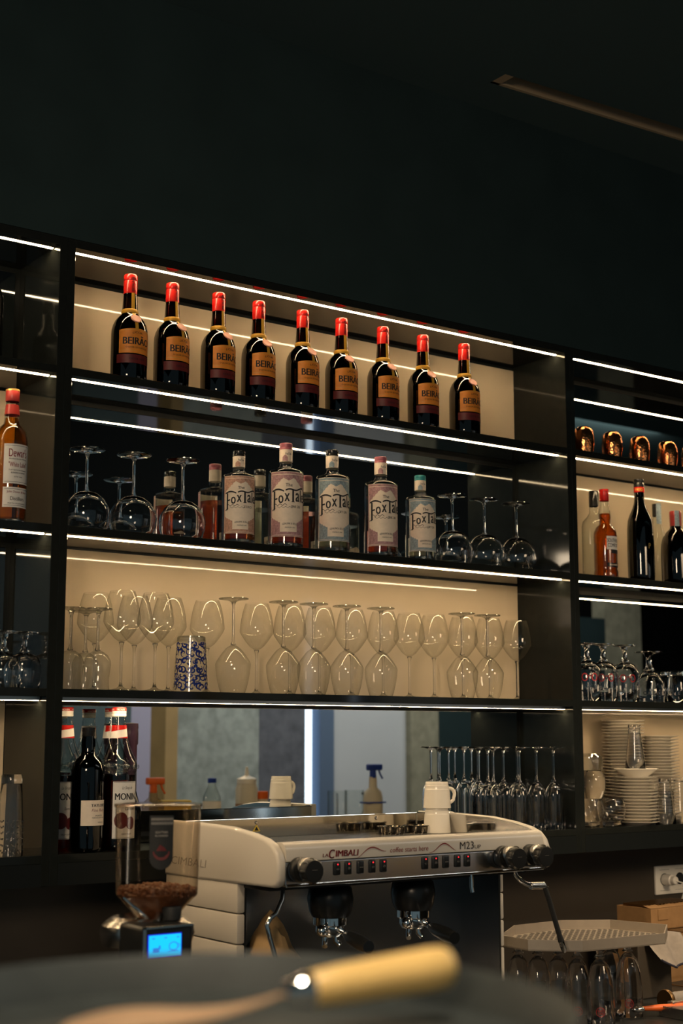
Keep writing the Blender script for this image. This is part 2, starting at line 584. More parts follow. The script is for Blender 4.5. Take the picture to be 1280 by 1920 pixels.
panels = [(30, 118, 'black_wall'), (118, 245, 'teal_wall'), (245, 282, 'curtain'), (282, 310, 'brown_wood'), (310, 333, 'tan_wood'),
          (333, 485, 'felt_grey'), (485, 572, 'felt_dark'), (599, 626, 'blue_daylit'), (626, 770, 'wall_grey'),
          (770, 822, 'felt_olive'), (822, 1140, 'black_wall'), (1140, 1208, 'felt_olive')]
slab('wall_front', (wall_x(20), WY - 0.2, 0), (9.5, WY - 0.12, CEIL), 'black_far')
for i, (a, b, m) in enumerate(panels):
    d = 0.0 if m != 'wall_grey' else -0.05
    slab('wall_front_panel_%d' % (i + 1), (wall_x(a), WY - 0.12, 0), (wall_x(b), WY + d, 2.75 if a == 1140 else 2.42), m)
# joints between the rows of felt panels
slab('trim_1', (wall_x(333), WY - 0.02, 1.14), (wall_x(572), WY + 0.012, 1.17), 'felt_dark')
slab('trim_2', (wall_x(333), WY - 0.02, 0.62), (wall_x(485), WY + 0.05, 1.13), 'brown_wood')
slab('window_1', (wall_x(572), WY - 0.12, 0.0), (wall_x(599), WY - 0.08, 2.42), 'daylight')

# =================================================================== SHELVING
T = 0.018


def shelf_bay(label, x0, x1, first_cream, left_wall, right_wall):
    u = thing('back_bar_shelf_unit', label, 'shelf', ((x0 + x1) / 2, YF, 1.29), group='bays of the lit back bar shelving')
    cx, cy, cz = (x0 + x1) / 2, YF, 1.29

    def part(name, lo, hi, m, bev=0.0, lab=None, par=u):
        o = MB().box((lo[0] - cx, lo[1] - cy, lo[2] - cz), (hi[0] - cx, hi[1] - cy, hi[2] - cz), bev, 1).build(name, m, par, 0)
        if lab: o['label'] = lab
        return o
    tops = LED + [1.3376]
    for i, z in enumerate(tops):
        last = i == 4
        b = part('shelf', (x0, YF, z), (x1, 3.255, z + (T if i else 0.0195)), 'laminate', 0.0008)
        if not last:
            pd = 0.0075 if i == 3 else 0.0002
            p = part('led_profile', (x0 + 0.002, YL - 0.0065, z - pd), (x1 - 0.002, YL + 0.0065, z + 0.002), 'alu', lab='aluminium profile of the light strip')
            part('led_strip', (x0 + 0.003, YL - 0.0031, z - pd - (0.0004 if i == 3 else 0.0013)), (x1 - 0.003, YL + 0.0031, z - pd + 0.0004), 'led', lab='lit warm white light strip', par=p)
    part('fascia', (x0, YF, 1.2900), (x1, YF + 0.018, 1.3374), 'edge')
    if left_wall:
        part('side_panel', (left_wall, YF, 1.2900), (x0, 3.255, 2.742), 'laminate', 0.0008)
    if right_wall:
        part('side_panel', (x1, YF, 1.2900), (right_wall, 3.255, 2.742), 'laminate', 0.0008)
    for i in range(4):
        cream = (i % 2 == 0) == first_cream
        zt, zb = LED[i], (FLOOR[i])
        gap = 0.010 if i == 0 else 0.004
        if cream:
            part('back_panel', (x0 + 0.001, YB, zb), (x1 - 0.001, YB + 0.02, zt - gap), 'cream', 0, 'cream lacquered back panel')
            part('back_edge', (x0, YB + 0.006, zt - gap), (x1, YB + 0.02, zt), 'edge')
        else:
            part('mirror_panel', (x0 + 0.001, YB, zb), (x1 - 0.012, YB + 0.02, zt - 0.012), 'mirror', 0.0015, 'mirror back panel')
            part('mirror_edge', (x0, YB + 0.004, zb), (x1, YB + 0.0205, zt), 'edge')
    return u


MIDL, MIDR = 1.3785, 2.981
shelf_bay('left bay of the lit black shelving, holding the whisky bottle', *BAY[0], False, None, MIDL)
shelf_bay('widest middle bay of the lit black shelving, with the red capped bottles on top', *BAY[1], True, MIDL, MIDR)
shelf_bay('right bay of the lit black shelving, with copper tumblers and plates', *BAY[2], False, MIDR, None)

# worktop of the back bar, low cabinet under it
t = thing('back_counter', 'long dark worktop below the shelving carrying the coffee machine', 'counter', (1.5, 2.1, 0))
MB().box((-3.0, 0.0, 0.88), (4.5, 1.083, COUNTER), 0.003).build('worktop', 'dark_counter', t, 0)
MB().box((-3.0, 0.06, 0.0), (4.5, 1.083, 0.88)).build('cabinet', 'edge', t, 0)

# =================================================================== GLASSWARE KINDS
def stemware(name, bowl, foot_r, stem_r, stem_top, H, foot_h=0.007, thin=False):
    """upright on its foot at z=0: foot, stem and thin bowl"""
    root = thing(name, None, None)
    MB().lathe([(0, 0), (foot_r * .6, 0.0), (foot_r * .97, 0.0005), (foot_r, 0.0018), (foot_r * .97, 0.003), (foot_r * .6, 0.0042),
                (foot_r * .28, foot_h), (stem_r * 1.9, foot_h * 1.5), (0, foot_h * 1.5)], 36).build('foot', 'glass_foot' if thin else 'solid_glass', root)
    MB().lathe([(0, foot_h * 1.5), (stem_r * 1.7, foot_h * 1.5), (stem_r * 1.05, foot_h * 2.6), (stem_r, foot_h * 4), (stem_r * .95, stem_top - 0.022),
                (stem_r * 1.25, stem_top - 0.008), (stem_r * 2.2, stem_top), (0, stem_top + 0.002)], 20).build('stem', 'solid_glass', root)
    if thin:
        MB().lathe([(0, stem_top + 0.001)] + bowl + [(bowl[-1][0] - .0004, bowl[-1][1] + .0006), (bowl[-1][0] - .0009, bowl[-1][1] + .0002)], 56).build('bowl', 'film_glass', root, 60)
        return root
    th = 0.0011
    inner = [(max(r - th * (1.0 if i > 1 else 1.5), 0.001), z + (0.004 if i == 0 else 0.0022 if i == 1 else 0.0008 if i == 2 else 0)) for i, (r, z) in enumerate(bowl)]
    rim = [(bowl[-1][0] - th * .2, bowl[-1][1] + .0005), (bowl[-1][0] - th * .8, bowl[-1][1] + .0005)]
    MB().lathe([(0, stem_top + 0.001)] + bowl + rim + inner[::-1] + [(0, inner[0][1] - .0005)], 56).build('bowl', 'glass', root, 60)
    return root


M['glass_foot'] = thin_glass('foot glass', (0.93, 0.94, 0.92), (0.55, 0.56, 0.53), 0.12, 0.04, 1.8)

balloon = stemware('balloon_glass', [(.012, .1005), (.028, .106), (.043, .119), (.0535, .138), (.0565, .153), (.055, .171), (.0495, .186), (.0445, .195)],
                   .041, .0036, .100, .195)
wine = stemware('wine_glass', [(.008, .116), (.018, .123), (.030, .138), (.0405, .154), (.0432, .161), (.0425, .171), (.0407, .187), (.0375, .204), (.0335, .220), (.0292, .232)],
                .037, .0032, .114, .232, thin=True)
tulip = stemware('tulip_glass', [(.012, .099), (.024, .108), (.0302, .120), (.0310, .130), (.029, .146), (.0265, .162), (.0270, .176), (.0285, .187)],
                 .032, .0034, .097, .187, thin=True)
flute = stemware('champagne_flute', [(.008, .099), (.016, .107), (.0225, .119), (.0252, .134), (.0255, .150), (.0250, .205), (.0243, .2265)],
                 .0305, .0030, .096, .2265)
snifter = stemware('stemmed_snifter', [(.012, .047), (.030, .056), (.041, .073), (.0435, .088), (.042, .102), (.036, .126)],
                   .031, .0055, .045, .126)
beer_goblet = stemware('beer_goblet', [(.014, .052), (.030, .060), (.040, .078), (.0425, .096), (.0415, .120), (.0385, .168)],
                       .034, .0065, .050, .168)
wide_goblet = stemware('wide_goblet', [(.014, .058), (.028, .068), (.043, .092), (.0495, .116), (.051, .152)],
                       .043, .0085, .056, .152)
beer_tulip = stemware('beer_glass', [(.010, .032), (.021, .046), (.029, .076), (.0335, .115), (.0350, .150), (.0335, .184)],
                      .031, .0065, .028, .184)
KINDS = [balloon, wine, tulip, flute, snifter, beer_goblet, wide_goblet, beer_tulip]
CATS = ['wine glass', 'wine glass', 'glass', 'champagne glass', 'glass', 'beer glass', 'beer glass', 'beer glass']
HEI = dict(balloon=.195, wine=.232, tulip=.187, flute=.2265, snifter=.126, beer_goblet=.168, wide_goblet=.152, beer_tulip=.184)
for k, c in zip(KINDS, CATS):
    k['category'] = c
used = set()


def put(kind, loc, label, group, upside=0.0, rz=0.0):
    """the first call moves the model itself, the next ones copies of it"""
    o = kind if kind.name not in used else copy_tree(kind)
    used.add(kind.name)
    place(o, loc, label, group, rz, upside if upside else None)
    return o


# --- row 2, middle bay: balloon glasses standing on their rims
F2 = FLOOR[1]
names = ['balloon glass upside down nearest the left divider, beside the gin bottles', 'balloon glass upside down in the middle of the left three beside the gin',
         'balloon glass upside down just left of the black capped peach gin bottle']
for (px, py, y), lab in zip([(162, 920, 3.035), (250, 930, 3.03), (342, 940, 3.02)], names):
    put(balloon, (shelf_x(px, py, y), y, F2), lab, 'upside down balloon glasses on the gin shelf', .195)
names = ['balloon glass upside down right beside the teal capped bottle', 'balloon glass upside down in the middle of the right three on the gin shelf',
         'balloon glass upside down farthest right on the gin shelf']
for (px, py, y), lab in zip([(848, 990, 3.03), (908, 998, 3.03), (968, 1005, 3.03)], names):
    put(balloon, (shelf_x(px, py, y), y, F2), lab, 'upside down balloon glasses on the gin shelf', .195)

# --- row 3, middle bay: wine glasses, upright behind, upside down in front
F3 = FLOOR[2]
for i, (px, py, y) in enumerate([(132, 1215, 3.035), (160, 1215, 3.095), (183, 1215, 3.02)]):
    put(tulip, (shelf_x(px, py, y), y, F3),
        ['slim tulip glass upside down, leftmost beside the divider', 'slim tulip glass upside down, behind and between the other two',
         'slim tulip glass upside down, rightmost of the three at the left end'][i], 'slim upside down glasses at the left end', .187)
for i, px in enumerate([437, 531, 588, 650, 714, 866, 914]):
    y = 3.03
    put(wine, (shelf_x(px, 1215, y), y, F3), '%s upside down wine glass from the left, front row of the cream shelf' % nth(i + 1),
        'upside down wine glasses in the front row', .232)
for i, (px, y) in enumerate([(228, 3.045), (291, 3.045)]):
    put(wine, (shelf_x(px, 1200, y), y, F3), ['front upright wine glass beside the slim tulip glasses', 'upright wine glass in front, just left of the blue patterned tumbler'][i],
        'upright wine glasses')
for i, px in enumerate([178, 252, 316, 388, 481, 543, 599, 659, 718, 767, 813, 867, 917, 968]):
    y = 3.125
    put(wine, (shelf_x(px, 1200, y), y, F3), '%s upright wine glass from the left, back row of the cream shelf' % nth(i + 1),
        'upright wine glasses')

# --- row 4, middle bay: champagne flutes standing on their rims
F4 = FLOOR[3]
for i, (px, y) in enumerate([(974, 3.01), (1006, 3.01), (1038, 3.01)]):
    put(flute, (shelf_x(px, 1480, y), y, F4), ['left one of the three front champagne flutes, upside down behind the coffee machine', 'middle one of the three front champagne flutes, upside down',
        'champagne flute farthest right, upside down next to the right divider'][i], 'upside down champagne flutes', .2265)
for i, (px, y) in enumerate([(898, 3.10), (915, 3.10), (925, 3.05), (944, 3.10), (970, 3.10)]):
    put(flute, (shelf_x(px, 1480, y), y, F4), '%s champagne flute from the left of the five behind the front three, upside down' % nth(i + 1),
        'upside down champagne flutes', .2265)

# --- left bay row 3: snifters
for i, (px, y) in enumerate([(6, 3.03), (45, 3.03)]):
    put(snifter, (shelf_x(px, 1240, y), y, F3), ['upside down snifter cut by the left photo edge', 'whole upside down snifter left of the divider'][i],
        'snifters in the left bay', .126)

# --- right bay row 3: beer glasses on their rims, two short tumblers
for i, (px, y) in enumerate([(1100, 3.02), (1131, 3.02), (1171, 3.02)]):
    o = put(beer_goblet, (shelf_x(px, 1250, y), y, F3), ['beer goblet upside down half hidden by the right divider', 'beer goblet upside down, second from the right divider, with red lettering',
        'beer goblet upside down, third from the right divider, beside the thick stemmed one'][i], 'upside down beer goblets in the right bay', .168)
    w = MB()
    write_round(w, 'O-O', .048, .024, .0428, .100, PI + .62, 0.012)
    w.build('lettering', 'red_ink', o)
y = 3.02
o = put(wide_goblet, (shelf_x(1216, 1250, y), y, F3), 'wide goblet with thick stem upside down, dark lettering round its rim', None, .152)
o['category'] = 'beer glass'
w = MB()
write_round(w, 'El centro', .078, .018, .0515, .128, PI + .45, 0.01)
w.build('lettering', 'black_ink', o)


def tumbler(name, prof, solid_base, m='glass'):
    root = thing(name, None, None)
    th = 0.0016
    MB().lathe(prof + [(prof[-1][0] - th * .5, prof[-1][1] + .0007)] + [(r_ - th, z_) for r_, z_ in prof[::-1]] + [prof[0]], 48).build('wall', m, root, 60)
    r, h = solid_base
    MB().lathe([(0, 0.0004), (r * .93, 0.0004), (r, 0.003), (r, h * .8), (r * .8, h), (0, h * .8)], 36).build('base', 'solid_glass', root)
    return root


short = tumbler('short_tumbler', [(.024, .010), (.028, .02), (.0315, .055), (.0325, .098)], (.0255, .014))
for i, (px, y, lab) in enumerate([(1238, 3.09, 'short tumbler upside down behind the wide goblet'), (1270, 3.03, 'short tumbler upside down at the right photo edge, beside the wide goblet')]):
    o = put(short, (shelf_x(px, 1270, y), y, F3), lab, 'short tumblers in the right bay', .098)
    o['category'] = 'glass'

# --- left bay row 4: heavy tall tumbler with faceted foot
tall = thing('tall_tumbler', 'tall heavy tumbler upside down, left of the syrup bottles', 'glass')
MB().lathe([(.0225, .020), (.0250, .06), (.0275, .12), (.0285, .172), (.0280, .1726), (.0258, .172), (.0248, .12), (.0222, .06), (.0200, .024), (.0225, .020)], 48).build('wall', 'glass', tall, 60)
MB().lathe([(0, 0.0004), (.021, .0004), (.0225, .004), (.0228, .0195), (0, .0195)], 20).build('base', 'solid_glass', tall)
fm = MB()
for k in range(14):
    a = 2 * PI * k / 14
    for j in range(6):
        fm.ball(((.0272 + j * .0002) * math.cos(a), (.0272 + j * .0002) * math.sin(a), .100 + j * .0120), .0022, 6, 4)
fm.build('cut_facets', 'solid_glass', tall)
put(tall, (shelf_x(20, 1530, 3.005), 3.005, F4), 'tall heavy tumbler with cut facets upside down, left of the syrup bottles', 'tall tumblers in the left bay', .172)
put(tall, (shelf_x(72, 1530, 3.10), 3.10, F4), 'tall tumbler upside down in the shade, behind the left divider', 'tall tumblers in the left bay', .172)

# --- blue patterned tumbler on the cream shelf
t = thing('patterned_tumbler', 'tapered glass tumbler with blue scroll pattern upside down among the wine glasses', 'glass',
          (shelf_x(358, 1235, 3.005), 3.005, F3))
RB, RT, HT = .0410, .0335, .1310
MB().lathe([(RB, 0.0), (RT, HT - .004)], 48).build('wall', 'film_glass', t, 60)
MB().lathe([(RT * .99, HT - .012), (RT, HT - .010), (RT, HT - .002), (RT * .94, HT), (0, HT)], 40).build('base', 'glass_foot', t)
pm = MB()
rng = random.Random(5)


def on_taper(s, z):
    r = RB + (RT - RB) * z / HT + .0004
    a = s / .0375
    return Vector((r * math.sin(a), -r * math.cos(a), z))


def scroll(s, z, size, turns, start, width, hand):
    vs, fs = [], []
    n = 16
    ctr = []
    for i in range(n + 1):
        q = i / n
        rad = size * (1 - q) ** 0.8
        a = start + hand * turns * 2 * PI * q
        ctr.append((s + rad * math.cos(a), z + rad * math.sin(a), width * (0.35 + 1.3 * math.sin(PI * min(1, q * 1.1)) if q < .95 else 1.4)))
    for i, (cs, cz, w) in enumerate(ctr):
        a = ctr[min(i + 1, n)]; b = ctr[max(i - 1, 0)]
        tx, tz = a[0] - b[0], a[1] - b[1]
        L = math.hypot(tx, tz) or 1
        nx, nz = -tz / L * w, tx / L * w
        for sgn in (1, -1):
            zz = min(max(cz + sgn * nz, .004), HT - .014)
            vs.append(on_taper(cs + sgn * nx, zz))
    for i in range(n):
        fs.append((2 * i, 2 * i + 1, 2 * i + 3, 2 * i + 2))
    pm.add(vs, fs)


for col in range(10):
    for row in range(6):
        s = (col + (row % 2) * .5) * 2 * PI * .0375 / 10
        z = .014 + row * .0195 + rng.uniform(-.002, .002)
        h = 1 if (col + row) % 2 else -1
        scroll(s, z, rng.uniform(.008, .0105), rng.uniform(.9, 1.3), rng.uniform(0, 6), rng.uniform(.0010, .0016), h)
        scroll(s + .008 * h, z + .007, rng.uniform(.0045, .006), rng.uniform(.6, .9), rng.uniform(0, 6), rng.uniform(.0010, .0017), -h)
o = pm.build('scroll_pattern', 'navy_ink', t, 0)
o['label'] = 'navy blue scroll ornament'

# --- right bay row 1: hammered copper tumblers, upside down
cop = MB()
cop.lathe([(.0255, 0), (.0285, .012), (.0315, .034), (.0320, .05), (.0300, .068), (.0250, .080), (.0150, .0865), (0, .0875)], 40)
cop.lathe([(.0243, 0), (.0273, .012), (.030, .034), (.0305, .05), (.0285, .066), (.0235, .0775), (.0145, .0845), (0, .0855)], 40)
cop = cop.build('copper_tumbler', 'copper', None, 60)
cop['category'] = 'tumbler'
for i, px in enumerate([1094, 1147, 1198, 1250, 1294]):
    y = 3.018
    o = put(cop, (shelf_x(px, 830, y), y, FLOOR[0]),
            ['copper tumbler touching the right divider', 'second copper tumbler from the divider', 'third copper tumbler from the divider',
             'fourth copper tumbler from the divider', 'copper tumbler cut by the right photo edge'][i] + ', upside down', 'hammered copper tumblers on the top right shelf', 0, 0.7 * i)

# --- right bay row 4: saucers in three stacks
sau = MB()
sau.lathe([(0, .0012), (.034, .0012), (.036, 0), (.039, 0), (.041, .0022), (.058, .0062), (.0645, .0082), (.0652, .0092), (.064, .0096),
           (.056, .0078), (.042, .0040), (0, .0034)], 48)
sau = sau.build('saucer', 'porcelain', None, 50)
sau['category'] = 'saucer'
rng = random.Random(3)
PITCH_S = .0092
for (px, y, n, where) in [(1170, 3.105, 33, 'tall left stack against the cream panel'), (1234, 3.105, 28, 'lower right stack against the cream panel'), (1192, 3.02, 15, 'front stack under the upturned glass tower')]:
    x = shelf_x(px, 1450, y)
    for k in range(n):
        pos = n - k
        name = 'topmost saucer' if pos == 1 else 'bottom saucer' if pos == n else '%s saucer from the top' % nth(pos)
        s_ = sau if sau.name not in used else sau.copy()
        if s_ is not sau: COL.objects.link(s_)
        used.add(sau.name)
        place(s_, (x + rng.uniform(-.0012, .0012), y + rng.uniform(-.0012, .0012), F4 + .0003 + k * PITCH_S), name + ' of the ' + where, 'white saucers in stacks', rng.uniform(0, 6))
    if n == 15:
        xb, yb, zb = x, y, F4 + .0003 + n * PITCH_S
b = MB().lathe([(0, .001), (.030, .001), (.032, 0), (.036, 0), (.038, .003), (.060, .0185), (.0655, .0225), (.0645, .0240), (.057, .0185), (.036, .006), (0, .005)], 48) \
    .build('shallow_dish', 'porcelain', None, 50)
b.location = (xb, yb, zb)
tag(b, 'shallow white dish on top of the front saucer stack', 'dish')
# tower of nested tapered glasses, upside down on the dish
con = tumbler('tapered_glass', [(.0175, .012), (.019, .03), (.027, .10), (.031, .132)], (.0185, .014))
con['category'] = 'glass'
put(con, (xb - .002, yb, zb + .006), 'tall tapered glass upside down on the shallow dish', 'tapered glasses of the right bay', .132)
put(con, (xb - .002, yb, zb + .0205), 'tapered glass nested over the upturned glass on the dish', 'tapered glasses of the right bay', .132)
put(con, (shelf_x(1247, 1500, 3.00), 3.00, F4), 'tapered glass upside down, right of the front saucer stack', 'tapered glasses of the right bay', .132)
put(con, (shelf_x(1275, 1500, 3.06), 3.06, F4), 'tapered glass upside down at the right photo edge, bottom shelf', 'tapered glasses of the right bay', .132)
# glass mugs and squat glasses beside the divider
mug = thing('glass_mug', None, 'mug')
MB().lathe([(.030, .010), (.033, .02), (.0335, .095)], 40).build('wall', 'glass', mug, 60)
MB().lathe([(0, .0005), (.030, .0005), (.033, .004), (.033, .012), (.028, .014), (0, .012)], 36).build('base', 'solid_glass', mug)
MB().tube([(.033, 0, .08), (.045, 0, .083), (.056, 0, .070), (.058, 0, .05), (.052, 0, .03), (.033, 0, .022)], .0042, 10).build('handle', 'solid_glass', mug)
put(mug, (shelf_x(1240, 1420, 3.035), 3.035, F4 + .0), 'tall glass mug behind the tapered glass, right of the saucers', 'glass mugs', .095, 0.4)
sq = tumbler('squat_glass', [(.026, .010), (.036, .022), (.041, .042), (.040, .060), (.034, .078)], (.027, .013))
sq['category'] = 'glass'
put(sq, (shelf_x(1106, 1520, 3.03), 3.03, F4), 'squat round glass beside the right divider, bottom shelf', 'squat glasses', 0)
put(sq, (shelf_x(1150, 1520, 3.0), 3.008, F4), 'squat round glass before the tall saucer stack', 'squat glasses', 0)
car = thing('upturned_carafe', 'rounded clear carafe upside down above the squat glass by the right divider', 'carafe', (shelf_x(1106, 1450, 3.03), 3.03, F4 + .079))
MB().lathe([(.034, 0), (.042, .02), (.044, .05), (.040, .066), (.030, .078)], 40).build('body', 'glass', car, 60)
MB().lathe([(.030, .078), (.036, .080), (.0375, .10), (.036, .118), (.026, .127), (0, .128)], 40).build('base', 'glass_foot', car)
w = MB()
write_round(w, 'COA', .020, .008, .0380, .106, -.35, upside=True)
w.build('lettering', 'grey_ink', car)

# =================================================================== BOTTLES
# --- nine dark liqueur bottles with red caps, top shelf
bei = thing('liqueur_bottle', None, 'bottle', group='red capped liqueur bottles on the top shelf')
MB().lathe([(0, .004), (.030, .004), (.036, 0), (.0405, .0005), (.0422, .004), (.0430, .012), (.0433, .050), (.0433, .116), (.0427, .127), (.0398, .139), (.0345, .150),
            (.0270, .1595), (.0205, .1655), (.0192, .170), (.0186, .177), (.0180, .188), (.0168, .205), (.0160, .218)], 56).build('glass_body', 'dark_glass', bei, 50)
MB().lathe([(0, .008), (.0395, .008), (.0405, .02), (.0405, .118), (.0375, .138), (.030, .152), (.0180, .166), (.0165, .178), (0, .178)], 40).build('liquid', 'syrup_dark' if 'syrup_dark' in M else 'dark_glass', bei, 50)
cap = MB().lathe([(.0160, .2165), (.0165, .2170), (.0166, .2475), (.0161, .2483), (.0161, .2493), (.0166, .2500), (.0164, .2625), (.0150, .2650), (0, .2652)], 36).build('cap', 'red_cap', bei, 40)
cap['label'] = 'red foil cap'
w = MB(); write_round(w, 'BEIRÃO', .036, .0075, .01675, .2395, -.12, .02, turn=True)
w.build('lettering', 'black_ink', cap, 0)
lm = MB()
lm.band(.0436, -.046, .046, .0625, lambda s: .1185 + .0045 * (1 - (s / .046) ** 2), 28)
lab = lm.build('front_label', 'orange_label', bei, 40)
w = MB()
write_round(w, 'BEIRÃO', .073, .0215, .0438, .0945, 0, .05)
write_round(w, 'LICOR', .026, .0050, .0438, .1115, 0, .02, arch=.002)
write_round(w, 'O LICOR DE PORTUGAL', .058, .0038, .0438, .0765, 0, .02)
w.build('lettering', 'black_ink', lab, 0)
g = MB()
g.band(.04375, -.044, .044, lambda s: .1148 + .0045 * (1 - (s / .046) ** 2), lambda s: .1158 + .0045 * (1 - (s / .046) ** 2), 28)
g.band(.04375, -.044, .044, .0685, .0692, 28)
g.build('printed_lines', 'gold_ink', lab, 0)
low = MB().band(.0436, -.052, .052, .0385, .0595, 28).build('lower_label', 'maroon_label', bei, 40)
w = MB(); write_round(w, 'DESDE 1929', .040, .0042, .0438, .049, 0, .02); w.build('lettering', 'black_ink', low, 0)
rb = MB()
rb.lathe([(.0194, .1665), (.0203, .1675), (.0205, .1715), (.0200, .1765), (.0190, .1775)], 40)
rb.band(lambda z: .0168 + (.218 - z) * .045, -.0045, .0045, .176, .2175, 6, -.06)
for k in range(9):
    q = k / 8
    z = .166 - .045 * q
    pr = [(.0205, .1660), (.0270, .1600), (.0345, .1505), (.0398, .1395), (.0427, .1275), (.0433, .121)]

    def rad(zz):
        for (r1, z1), (r2, z2) in zip(pr, pr[1:]):
            if z2 <= zz <= z1:
                return r1 + (r2 - r1) * (z1 - zz) / (z1 - z2) + .0006
        return .0440 if zz < .13 else .0212
    if k < 8:
        z2 = .166 - .045 * (k + 1) / 8
        a_, b_ = rad(z), rad(z2)
        hw = .0042
        vs = []
        for zz, r_ in ((z, a_), (z2, b_)):
            for sg in (-1, 1):
                an = -.06 + sg * hw / r_
                vs.append((r_ * math.sin(an), -r_ * math.cos(an), zz))
        rb.add(vs, [(0, 1, 3, 2)])
o = rb.build('ribbon', 'ribbon', bei, 40)
sealm = MB()
n_ = Vector((-.06, -.80, .60)).normalized()
rot = n_.to_track_quat('Z', 'Y').to_matrix().to_4x4()
sealm.lathe([(0, -.0008), (.0125, -.0008), (.0137, .0004), (.0125, .0022), (.0095, .0018), (0, .0020)], 24, mtx=Matrix.Translation((-.0028, -.0374, .1478)) @ rot)
o = sealm.build('wax_seal', 'wax', bei, 50); o['label'] = 'oval pink seal hanging on the ribbon'
POS9 = [(243, 610, 0.0), (322, 626, .25), (409, 640, .22), (484.5, 660, .12), (567, 675, .18), (640, 690, .05), (718, 705, .10), (793, 718, .06), (870.5, 735, .04)]
for i, (px, py, rz) in enumerate(POS9):
    o = bei if i == 0 else copy_tree(bei)
    y = 3.02
    where = 'leftmost of the nine red capped dark liqueur bottles on the top shelf' if i == 0 else \
        'rightmost of the nine red capped dark liqueur bottles on the top shelf' if i == 8 else \
        '%s from the left of the nine red capped dark liqueur bottles on the top shelf' % nth(i + 1)
    place(o, (shelf_x(px, py, y), y, FLOOR[0]), where, None, rz)

# --- five gin bottles on the second shelf


